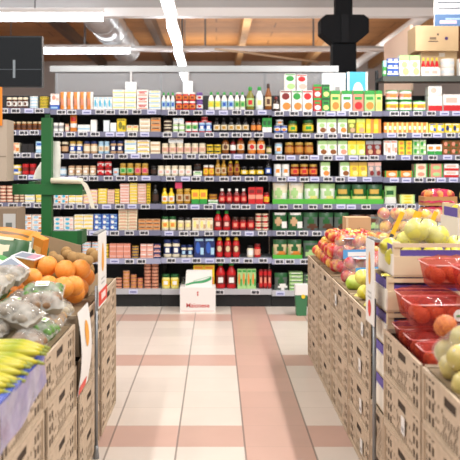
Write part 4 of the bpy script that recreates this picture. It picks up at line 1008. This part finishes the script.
# bagged fruit
def hull_bag(name, fr, label, mat, tags=()):
    bm = bmesh.new()
    for p, r in fr:
        for i in range(40):
            a = Vector((R.gauss(0, 1), R.gauss(0, 1), R.gauss(0, 1))).normalized(); bm.verts.new(Vector(p) + a*(r*1.04))
    r_ = bmesh.ops.convex_hull(bm, input=bm.verts); bmesh.ops.delete(bm, geom=[g for g in bm.verts if not g.link_faces], context='VERTS')
    me = bpy.data.meshes.new(name); bm.to_mesh(me); bm.free()
    c = sum((Vector(p) for p, _ in fr), Vector()) / len(fr)
    for v in me.vertices: v.co -= c
    for p in me.polygons: p.use_smooth = True
    me.materials.append(mat); o = link(name, me, None, c)
    return tag(o, label, 'bag'), c
BAGM = film_mat('clear_bag', '#f2f4f6', .93, .06, .15)
BLUEP = M('#5aa0d8', .4); WHP = M('#eef0f2', .4); YEL = M('#e8b624', .45)
def bag_of_apples(c, kind, what, strip, n=(3, 2, 2), r=.036, rz=0.0, big=1):
    c = Vector(c); fr = []; rot = Matrix.Rotation(rz, 3, 'Z'); k = 0
    for i in range(n[0]):
        for j in range(n[1]):
            for l in range(n[2]):
                if l and (i in (0, n[0]-1)) and j == 0 and n[0] > 2: continue
                q = Vector(((i - (n[0]-1)/2)*2.02*r + (r*.5 if l else 0), (j - (n[1]-1)/2)*2.02*r, r + l*1.6*r)); p = c + rot @ q
                fr.append((apple(kind, p, r, ORD[k] + ' apple inside ' + what, 'apples inside ' + what), r)); k += 1
    DEFER.append(lambda: finish_bag(c, rot, fr, what, strip, n, r))
def finish_bag(c, rot, fr, what, strip, n, r):
    fr = [(tuple(o.location), q) for o, q in fr]
    bag, cc = hull_bag('fruit_bag', fr, what, BAGM)
    w = n[0]*r; d = n[1]*r*1.02; top = (1 + 1.6*(n[2]-1) + 1)*r
    b0 = c - cc
    f = rot.to_4x4(); f.translation = b0
    mb = MB()
    if strip == 'blue':
        mb.box(-w*.8, w*.8, -d - .004, -d - .002, top*.45, top*.72, BLUEP, f); mb.box(-w*.55, w*.5, -d - .006, -d - .0045, top*.52, top*.65, WHP, f)
        mb.obj('printed_band', bag)
        MB().box(-w*.5, w*.4, -d*.6, d*.3, top + .004, top + .006, WHP, f).box(-w*.4, w*.1, -d*.5, d*.0, top + .0062, top + .007, BLUEP, f).obj('top_print', bag)
    else:
        for q in ((-.6, .45), (.25, .4)):
            g = f @ Matrix.Translation((w*q[0], -d - .004, top*.1)) @ Matrix.Rotation(q[1], 4, 'Y')
            MB().box(-.013, .013, -.001, .001, 0, top*1.0, YEL, g).box(-.011, .011, -.0016, -.001, .006, .05, M('#3d4046'), g).obj('yellow_tag', bag)
    return bag
bag_of_apples((.78, 4.80, .725), 'red', 'clear apple bag with blue print on the heap edge', 'blue', rz=.2, n=(3, 2, 3))
bag_of_apples((.785, 4.50, .703), 'blush', 'clear apple bag with blue print nearest the green apple', 'blue', rz=.35)
bag_of_apples((.955, 4.64, .72), 'red', 'clear apple bag with blue print behind the other bags', 'blue', rz=.1)
apple('green', P(353.2, 283, 4.32), .046, 'single bright green apple resting at the crate rim')
for i, (x, y, Z, lab) in enumerate(((362.5, 277, 4.2, 'behind the green apple'), (366.5, 292, 3.98, 'beside the green apple'), (358.5, 300, 4.1, 'below the green apple against the rim'), (366, 308, 3.82, 'lowest against the rim'), (371, 300, 3.75, 'nearest the price card'), (372, 284, 4.0, 'behind the price card, upper'), (374, 277, 4.1, 'highest behind the price card'))):
    apple('yellow', P(x, y, Z), .04, 'pale yellow green apple ' + lab)
for i in range(3):
    for j in range(3): apple('yellow', (.71 + .09*i, 3.66 + .09*j, .745), .04, 'lower yellow apple, ' + ORD[i] + ' from the aisle in ' + ORD[j] + ' row', 'yellow apples at the crate bottom')
for j in range(3):
    for i in range(2): apple('yellow', (.79 + .09*i, 3.70 + .1*j, .81), .04, 'upper yellow apple, ' + ORD[i] + ' from the aisle in ' + ORD[j] + ' row behind card', 'yellow apples behind the price card')
# back row: bags with yellow tags, blush bag, red capped trays, carton
bag_of_apples((1.02, 4.78, .885), 'mixed', 'apple bag with yellow tags behind the price card', 'yellow', n=(3, 2, 3), r=.036, rz=.1)
bag_of_apples((1.21, 4.95, .93), 'mixed', 'apple bag with yellow tags beside the red capped trays', 'yellow', n=(3, 2, 2), r=.037, rz=-.2)
REDF = film_mat('red_wrap', '#c23a58', .35, .1, .5)
def red_tray(p, rz, label):
    t = thing('red_wrapped_tray', label, 'fruit tray', p, rz, 'red wrapped fruit trays')
    MB().box(-.10, .10, -.07, .07, 0, .055, M('#b0814e', .6)).obj('cardboard_tray', t)
    mb = MB()
    for i in range(3):
        for j in range(2): mb.ball((-.062 + .062*i, -.033 + .066*j, .06), .034, PE, 10, 7)
    mb.obj('fruit_filling', t)['kind'] = 'stuff'
    mb = MB(); n = 9
    for j in range(n+1):
        for i in range(n+1):
            u, v = i/n*2 - 1, j/n*2 - 1; mb.v.append((u*.104, v*.074, .018 + .083*(1 - abs(u)**5)*(1 - abs(v)**4) + .004*math.sin(i*2.1)*math.cos(j*2)))
    mb.mi(REDF)
    for j in range(n):
        for i in range(n): mb.f.append((j*(n+1)+i, j*(n+1)+i+1, (j+1)*(n+1)+i+1, (j+1)*(n+1)+i)); mb.m.append(0); mb.smooth.append(True)
    mb.obj('red_film', t); return t
red_tray((1.345, 5.14, .881), .05, 'red film wrapped fruit tray at the bottom of the pile')
red_tray((1.335, 5.13, .985), .12, 'red film wrapped fruit tray in the middle of the pile')
red_tray((1.36, 5.16, 1.089), .02, 'red film wrapped fruit tray on top of the pile')
red_tray((1.345, 5.32, .881), .0, 'red film wrapped fruit tray lying behind the pile')
o = MB().box(0, .13, -.02, .02, 0, .012, M('#8f9296', .35, .6)).box(.01, .12, -.021, -.02, .001, .011, M('#c8cbd0')); o = o.obj('price_rail', None, P(428, 229, 4.3), (0, -.35, 0)); tag(o, 'tilted grey price rail before the red wrapped trays', 'price rail')
bm_ = P(346, 240, 5.9); t = thing('cardboard_box', 'small brown carton with dark printing behind the red apples', 'cardboard box', (P(346, 240, 5.76).x, 5.76, 4*CH + .003))
zt_ = P(0, 217.5, 5.76).z - 4*CH - .003; wB = 25*5.76/F
MB().box(0, wB, 0, .16, 0, zt_, M('#c29c76', .8)).obj('carton_body', t); MB().box(.0, .016, -.002, 0, 0, zt_, M('#cdb796')).obj('pale_edge', t)
mb = MB()
for q in range(4): mb.box(.06 + .022*q, .074 + .022*q, -.002, 0, zt_*.62, zt_*.70, INK)
mb.obj('printing', t)
# yellow apples in the wooden box
YA = [(388, 248, 3.42), (406, 242, 3.45), (416, 240, 3.38), (437, 238, 3.40), (427, 230, 3.5), (411, 253, 3.36), (396, 257, 3.33), (451, 246, 3.42), (449, 256, 3.36), (432, 254, 3.34)]
YO = []
for i, (x, y, Z) in enumerate(YA): YO.append(apple('yellow', P(x, y, Z), .050 if i in (1, 2, 3, 4) else .044, ORD[i] + ' pale golden apple from the left heaped in the wooden box', 'golden apples in the wooden box'))
for i in range(3):
    for j in range(2): apple('yellow', (1.09 + .1*i, 3.635 + .11*j, 1.115), .05, ORD[i] + ' golden apple in the upper wooden box, ' + ('front', 'back')[j] + ' row', 'golden apples in the upper box')
for i in range(2): apple('yellow', (1.12 + .1*i, 3.69, 1.205), .05, ('first', 'second')[i] + ' golden apple on top in the upper wooden box', 'golden apples in the upper box')
DEFER.append(lambda: hull_bag('fruit_bag', [(tuple(YO[i].location), .050) for i in (1, 2, 3, 4)], 'clear bag around the large golden apples in the wooden box', BAGM))
# peach punnets
CLR = film_mat('red_clear_plastic', '#d9625a', .86, .06, .14)
def punnet_mesh():
    mb = MB(); a, b, c, d, h = .088, .062, .105, .078, .085
    lv = [(a, b, 0), ((a+c)/2, (b+d)/2, h*.5), (c, d, h), (c + .006, d + .006, h)]
    vs = []
    for x, y, z in lv:
        for i in range(16):
            q = 2*PI*i/16; ex = .35; cx, cy = math.cos(q), math.sin(q)
            vs.append((math.copysign(abs(cx)**ex, cx)*x, math.copysign(abs(cy)**ex, cy)*y, z))
    fs = [(j*16+i, j*16+(i+1) % 16, (j+1)*16+(i+1) % 16, (j+1)*16+i) for j in range(3) for i in range(16)] + [tuple(reversed(range(16)))]
    mb.add(vs, fs, CLR, False); return mb.mesh('punnet_tray')
PT = punnet_mesh()
def net_mesh():
    mb = MB(); n = 9; mb.mi(CLR)
    for j in range(n+1):
        for i in range(n+1):
            u, v = i/n*2 - 1, j/n*2 - 1; mb.v.append((u*.108, v*.08, .085 + .022*(1 - u**4)*(1 - v**4) + .0035*math.sin(i*2.2 + j)))
    for j in range(n):
        for i in range(n): mb.f.append((j*(n+1)+i, j*(n+1)+i+1, (j+1)*(n+1)+i+1, (j+1)*(n+1)+i)); mb.m.append(0); mb.smooth.append(True)
    return mb.mesh('lid_film')
NT = net_mesh()
RIM = MB().tube([(math.copysign(abs(math.cos(q))**.35, math.cos(q))*.108, math.copysign(abs(math.sin(q))**.35, math.sin(q))*.081, .086) for q in [2*PI*i/24 for i in range(25)]], .0022, M('#f0c0bc', .2), 5).mesh('rim')
def punnet(p, rot, label, badge=False):
    t = thing('peach_punnet', label, 'punnet', p, 0, 'red plastic peach punnets'); t.rotation_euler = rot
    link('punnet_tray', PT, t); link('lid_film', NT, t); link('rim', RIM, t)
    if badge: MB().lathe([(.021, 0, M('#f0efe8')), (.021, .002, M('#f0efe8'))], 16, Matrix.Translation((.055, -.083, .05)) @ Matrix.Rotation(PI/2, 4, 'X')).box(.043, .067, -.0865, -.085, .045, .052, M('#5f9a5a')).obj('round_badge', t)
    m = Euler(rot).to_matrix()
    for i in range(3):
        for j in range(2):
            q = Vector(p) + m @ Vector((-.06 + .06*i, -.0315 + .063*j, .04)); 
            round_fruit('peach', PM, q, .0292, ORD[i] + ' peach, ' + ('front', 'back')[j] + ' row, in ' + label, 'peaches in ' + label)
RZ = PI/2
PZ = 4*CH - .055
PN = [((.778, 2.762, PZ + .005), (0, -.03, .0), 'front punnet at the rim'), ((.778, 2.95, PZ + .005), (0, -.03, .0), 'middle punnet at the rim'), ((.778, 3.138, PZ + .005), (0, -.03, 0), 'rear punnet at the rim'),
      ((1.01, 2.80, PZ + .005), (.0, 0, .0), 'front punnet of inner row'), ((1.01, 3.03, PZ + .005), (0, 0, 0), 'rear punnet of inner row'),
      ((.985, 2.80, PZ + .122), (.05, -.02, .06), 'lower stacked punnet'), ((.775, 2.97, PZ + .125), (.05, .0, .08), 'stacked punnet with badge'), ((.785, 3.15, PZ + .125), (.03, 0, .02), 'stacked punnet at the back'), ((.87, 3.12, PZ + .243), (.05, 0, .08), 'topmost punnet'), ((.94, 2.93, PZ + .245), (.05, 0, .12), 'upper punnet nearest the camera')]
for p, rot, lab in PN: punnet(p, rot, 'red peach ' + lab, 'badge' in lab)
# nearest crate: loose peach and pears
def pear_mesh():
    pr = [(.002, -.045), (.022, -.043), (.036, -.028), (.04, -.008), (.034, .014), (.022, .034), (.016, .046), (.010, .053), (.002, .054)]
    return MB().lathe([(r, z, PR) for r, z in pr], 16).mesh('pear')
PRM = pear_mesh()
def pear(p, label):
    o = link('pear', PRM, None, p, (R.uniform(1.0, 1.6), R.uniform(-.5, .5), R.uniform(0, 6))); link('stem', SM, o, (0, 0, .052)); FRUIT.append((o, .043)); return tag(o, label, 'pear', 'pears in the nearest crate')
round_fruit('peach', PM, P(450, 342, 2.56), .036, 'single loose peach at the rear of the nearest crate', 'loose peach'); 
round_fruit('peach', PM, P(466, 342, 2.56), .036, 'second loose peach beside the loose peach in the nearest crate', 'loose peach')
for i, (x, y, Z) in enumerate(((450, 353, 2.55), (463, 354, 2.5), (449, 372, 2.42), (463, 384, 2.35), (470, 372, 2.4), (458, 369, 2.45), (478, 388, 2.3))): pear(P(x, y, Z), ORD[i] + ' yellow pear of the upper heap in the nearest crate')
for i in range(4):
    for j in range(2): pear((.74 + .11*j, 2.14 + .12*i, .747), ORD[i] + ' lower pear, ' + ('aisle', 'inner')[j] + ' row of the nearest crate')
def pear_bag():
    bag, cc = hull_bag('fruit_bag', [(tuple(o.location), .046) for o, _ in FRUIT if o['label'].startswith(('first yellow pear of the upper', 'second yellow pear of the upper', 'sixth yellow pear of the upper'))], 'clear bag of yellow pears with a white label in the nearest crate', BAGM)
    f = Matrix.Translation(P(459, 358, 2.39) - cc); MB().box(-.016, .016, -.001, .001, -.025, .025, M('#dfe3ec'), f).box(-.011, .011, -.0018, -.001, -.015, .0, M('#8a97b5'), f).obj('white_label', bag)
DEFER.append(pear_bag)
# settle the fruit: push apart what would interpenetrate, keep it inside the rims
def settle():
    st = [[o.location.copy(), r, o.location.z] for o, r in FRUIT]
    pairs = [(i, j) for i in range(len(st)) for j in range(i) if (st[i][0] - st[j][0]).length < st[i][1] + st[j][1] + .07]
    for it in range(140):
        for i, j in pairs:
            a, b = st[i], st[j]; d = a[0] - b[0]; L = d.length; m = a[1] + b[1] + .0004
            if L < m:
                if L < 1e-6: d = Vector((0, 0, 1)); L = 1
                d = d * ((m - L) * .5 / L); a[0] += d; b[0] -= d
        for p in st:
            if p[0].x > 0 and p[0].x < XR + .012 + p[1]: p[0].x = XR + .012 + p[1]
            if p[0].x < 0 and p[0].x > XL - .012 - p[1]: p[0].x = XL - .012 - p[1]
            if p[0].z < p[2]: p[0].z = p[2]
    for (o, r), p in zip(FRUIT, st): o.location = p[0]
settle()
for f_ in DEFER: f_()

# ------------------------------------------------------------------ price cards on poles
POLE = M('#8b8d8f', .35, .6); CWHT = M('#e9e6e2', .5); RED = M('#d9402f', .5); CARR = M('#e8a03a', .5); LGREY = M('#b7b5b2', .5)
def sign(X, Y, label, side, dy0, dy1, z0, z1, circle):
    t = thing('price_sign', label, 'sign', (X, Y, 0))
    MB().lathe([(.008, 0.02, POLE), (.008, z0 + .1, POLE)], 10).obj('pole', t)
    MB().lathe([(.0135, 0, POLE), (.0135, .02, POLE), (.011, .035, POLE), (.009, .06, POLE)], 18).obj('base_disc', t)
    s = -side  # card faces the aisle
    x = s * .012
    MB().box(min(x, x + s*.004), max(x, x + s*.004), dy0, dy1, z0, z1, CWHT).obj('card', t)
    h = z1 - z0; d = dy1 - dy0; xf = x + s*.005
    n = 14; mb = MB(); pts = [(xf, dy0 + d*(.5 + .15*math.cos(2*PI*i/n)*(1 - .35*math.sin(2*PI*i/n))), z0 + h*(.66 + .2*math.sin(2*PI*i/n))) for i in range(n)]
    mb.add(pts, [tuple(range(n))], CARR); mb.obj('carrot_picture', t)
    mb = MB()
    if circle: mb.add([(xf, dy0 + d*(.5 + .2*math.cos(2*PI*i/16)), z0 + .06 + d*.2*math.sin(2*PI*i/16)) for i in range(16)], [tuple(range(16))], RED)
    else: mb.box(min(xf, xf + s*.001), max(xf, xf + s*.001), dy0 - .005, dy1 + .01, z0 + .01, z0 + .075, RED).box(min(xf, xf + s*.002), max(xf, xf + s*.002), dy0 + .07, dy1 - .05, z0 + .03, z0 + .06, M('#f2d8d2'))
    mb.obj('red_price_mark', t)
    mb = MB()
    for q in (.30, .36): mb.box(min(xf, xf + s*.001), max(xf, xf + s*.001), dy0 + d*.3, dy1 - d*.3, z0 + h*q, z0 + h*(q + .02), LGREY)
    mb.obj('print_lines', t)
    MB().box(-.012, .012, dy0, dy1, z1 - .004, z1 + .006, POLE).obj('clip_rail', t)
    return t
sign(-.546, 3.82, 'tall white price card with orange carrot on a pole by the oranges', -1, -.03, .23, .685, 1.02, False)
sign(.632, 3.36, 'tall white price card with orange carrot on a pole by the yellow apples', 1, -.07, .10, .70, 1.035, True)
o = MB(); n = 8; vs = []
for i in range(n+1):
    q = i/n
    for y in (0, .27): vs.append((.018*math.sin(q*PI), y, -.34*q))
o.add(vs, [(2*i, 2*i+1, 2*i+3, 2*i+2) for i in range(n)], CWHT, True)
t = thing('price_card', 'bowed white price card hanging on the crates below the wrapped vegetables', 'price card', (-.556, 3.36, .742)); o.obj('card', t)
xs = lambda z: .018*math.sin(-z/.34*PI) + .0016
mb = MB(); mb.add([(xs(-.11 + .055*math.sin(2*PI*i/14)), .15 + .05*math.cos(2*PI*i/14), -.11 + .055*math.sin(2*PI*i/14)) for i in range(14)], [tuple(range(14))], CARR); mb.obj('orange_picture', t)
MB().add([(xs(-.30), .01, -.30), (xs(-.30), .2, -.30), (xs(-.337), .2, -.337), (xs(-.337), .01, -.337)], [(0,1,2,3)], RED).obj('red_price_mark', t)

# ------------------------------------------------------------------ green stand with bag roll
GRN = M('#1f6b34', .45, noise=.08, scale=6); GRN2 = M('#17562a', .5)
Zs = 5.2; xs_ = lambda px: (px - VX)*Zs/F; zs = lambda py: H - (py - VY)*Zs/F
t = thing('bag_stand', 'green stand with post and cross arm behind the left fruit crates', 'stand', (xs_(47.2), Zs, 0))
ox = t.location.x
MB().box(-.031, .031, -.03, .03, .03, zs(118), GRN).box(-.012, .016, -.012, .012, zs(118), zs(114.5), GRN2).obj('post', t)
def arm(nm, px0, px1, py0, py1, dep, q=.0):
    mb = MB().box(xs_(px0) - ox, xs_(px1) - ox, -.045 - q, -.031 - q, zs(py1), zs(py0), GRN); mb.obj(nm, t)
arm('cross_arm', 14, 83.5, 184, 194.5, .0)
mb = MB()
for px in (33, 60): mb.box(xs_(px) - ox - .02, xs_(px) - ox + .02, -.031, .34, zs(184.5), zs(181.5), GRN2)
mb.obj('tray_arm', t)
MB().box(xs_(52) - ox, xs_(82) - ox, -.031, .25, zs(195), zs(191), GRN2).obj('roll_shelf', t)
MB().box(xs_(53) - ox, xs_(78.5) - ox, -.045, -.031, zs(244), zs(230.5), GRN).box(xs_(78.5) - ox, xs_(83) - ox, -.045, .15, zs(244), zs(230.5), GRN2).box(xs_(53) - ox, xs_(78.5) - ox, -.031, .15, zs(244), zs(241), GRN2).obj('lower_tray', t)
MB().box(-.2, .25, -.15, .15, 0, .03, GRN2).obj('foot_plate', t)
# white bag hanging on the post, bag roll
BAGW = film_mat('white_bag', '#eeeee6', .1, .35, .3)
mb = MB(); n = 8; vs = []
prof = [(54, 141, 7), (52.5, 150, 12), (49, 160, 19), (45.5, 170, 25), (44, 179, 28)]
for px, py, wd in prof:
    for i in range(n):
        a = 2*PI*i/n; vs.append((xs_(px) - ox + wd/2*Zs/F*math.cos(a), .075 + .035*math.sin(a) + .004*math.sin(i*3 + py), zs(py)))
mb.add(vs, [(j*n+i, j*n+(i+1) % n, (j+1)*n+(i+1) % n, (j+1)*n+i) for j in range(4) for i in range(n)], BAGW, True)
o = mb.obj('plastic_bag', None, (ox, Zs, 0)); tag(o, 'white plastic bag hanging behind the top of the green post', 'plastic bag')
mb = MB().tube([(xs_(53) - ox, -.06, zs(180.4)), (xs_(68) - ox, -.06, zs(180.2)), (xs_(84) - ox, -.06, zs(181))], [.022, .026, .022], M('#e6dfc8', .6), 10, .8)
vs = []; n = 6
for i in range(n+1):
    q = i/n
    for k in (0, 1): vs.append((xs_(80 + 13*q**.7 + k*(6 - 2*q)) - ox, -.09, zs(180 + 27*q**1.3 + (k and 1))))
mb2 = MB().add(vs, [(2*i, 2*i+1, 2*i+3, 2*i+2) for i in range(n)], M('#ebe5d2', .5), True)
t = thing('bag_roll', 'cream roll of paper bags on the green cross arm with one end hanging', 'bag roll', (ox, Zs, 0)); mb.obj('roll', t); mb2.obj('hanging_end', t)

# ------------------------------------------------------------------ scale kiosk at the left edge
Zk = 5.0; xk = lambda px: (px - VX)*Zk/F; zk = lambda py: H - (py - VY)*Zk/F
t = thing('weighing_kiosk', 'dark monitor above a beige cabinet with an orange sign at the edge', 'kiosk', (-1.72, Zk + .1, 0)); ox = t.location.x; oy = -.1
SC = M('#171a1e', .12); 
MB().box(-.04, .04, .03, .09, .02, zk(40), M('#55585a')).obj('post', t); MB().box(-.2, .2, -.15, .2, 0, .02, M('#55585a')).obj('foot', t)
o = MB().box(-.3, xk(42) - ox, oy, oy + .05, zk(87), zk(36), M('#1c2024', .3)).obj('monitor', t)
MB().box(-.28, xk(41) - ox, oy - .003, oy, zk(85.5), zk(37.5), SC).box(xk(13) - ox, xk(15.5) - ox, oy - .005, oy - .003, zk(78), zk(60), M('#7c858c')).box(-.28, xk(41) - ox, oy - .004, oy - .003, zk(70), zk(69), M('#343a41')).obj('screen', o)  # pale strip is a reflection painted onto the dark glass
o = MB().box(-.25, xk(8.8) - ox, oy - .05, oy + .12, zk(181), zk(120), M('#b7a796', .6)).obj('cabinet', t)
MB().box(-.24, xk(8.2) - ox, oy - .052, oy - .05, zk(157), zk(156), M('#8f8070')).obj('door_gap', o)
MB().box(-.25, xk(4.4) - ox, oy - .06, oy - .045, zk(126), zk(88), M('#ef8a1f', .5)).obj('orange_sign', t)

# ------------------------------------------------------------------ light, camera
def area(name, loc, sx, sy, power, col=(1, .97, .93), rot=(0, 0, 0)):
    l = bpy.data.lights.new(name, 'AREA'); l.shape = 'RECTANGLE'; l.size = sx; l.size_y = sy; l.energy = power; l.color = col
    o = bpy.data.objects.new(name, l); COL.objects.link(o); o.location = loc; o.rotation_euler = rot
for x, k in ((-3.6, .4), (-1.6, 1.0), (1.75, 1.65), (3.9, .4)):
    for y, e in ((6.2, 52), (3.4, 46), (.6, 46)): area('lamp_or_fill_light', (x, y, 3.4), .1, 2.4, e*k)
for y in (11.5, 15.5, 19): area('lamp_or_fill_light', (.8, y, 3.0), 4, .4, 60, rot=(PI, 0, 0))  # uplights added only to brighten the wooden ceiling
area('lamp_or_fill_light', (0, 7.3, 2.95), 4, .3, 45, rot=(PI*.7, 0, 0))  # tilted fill light added to brighten the cable trays and beams
area('lamp_or_fill_light', (0, 11.3, 3.2), 4, .3, 40)
w = bpy.data.worlds.new('world'); bpy.context.scene.world = w; w.use_nodes = True
bg = w.node_tree.nodes['Background']; bg.inputs[0].default_value = (1, .98, .95, 1); bg.inputs[1].default_value = .44
cam = bpy.data.cameras.new('camera'); co = bpy.data.objects.new('camera', cam); COL.objects.link(co)
co.location = (0, 0, H); co.rotation_euler = (PI/2, 0, 0)
cam.sensor_width = 36; cam.lens = 36 * F / 460; cam.shift_x = (230 - VX) / 460; cam.shift_y = -(230 - VY) / 460; cam.clip_end = 100; cam.dof.use_dof = True; cam.dof.focus_distance = 4.7; cam.dof.aperture_fstop = 4.5
sc = bpy.context.scene; sc.camera = co
sc.view_settings.view_transform = 'Standard'; sc.view_settings.exposure = .22
sc.cycles.max_bounces = 6; sc.cycles.transparent_max_bounces = 12; sc.cycles.use_denoising = True
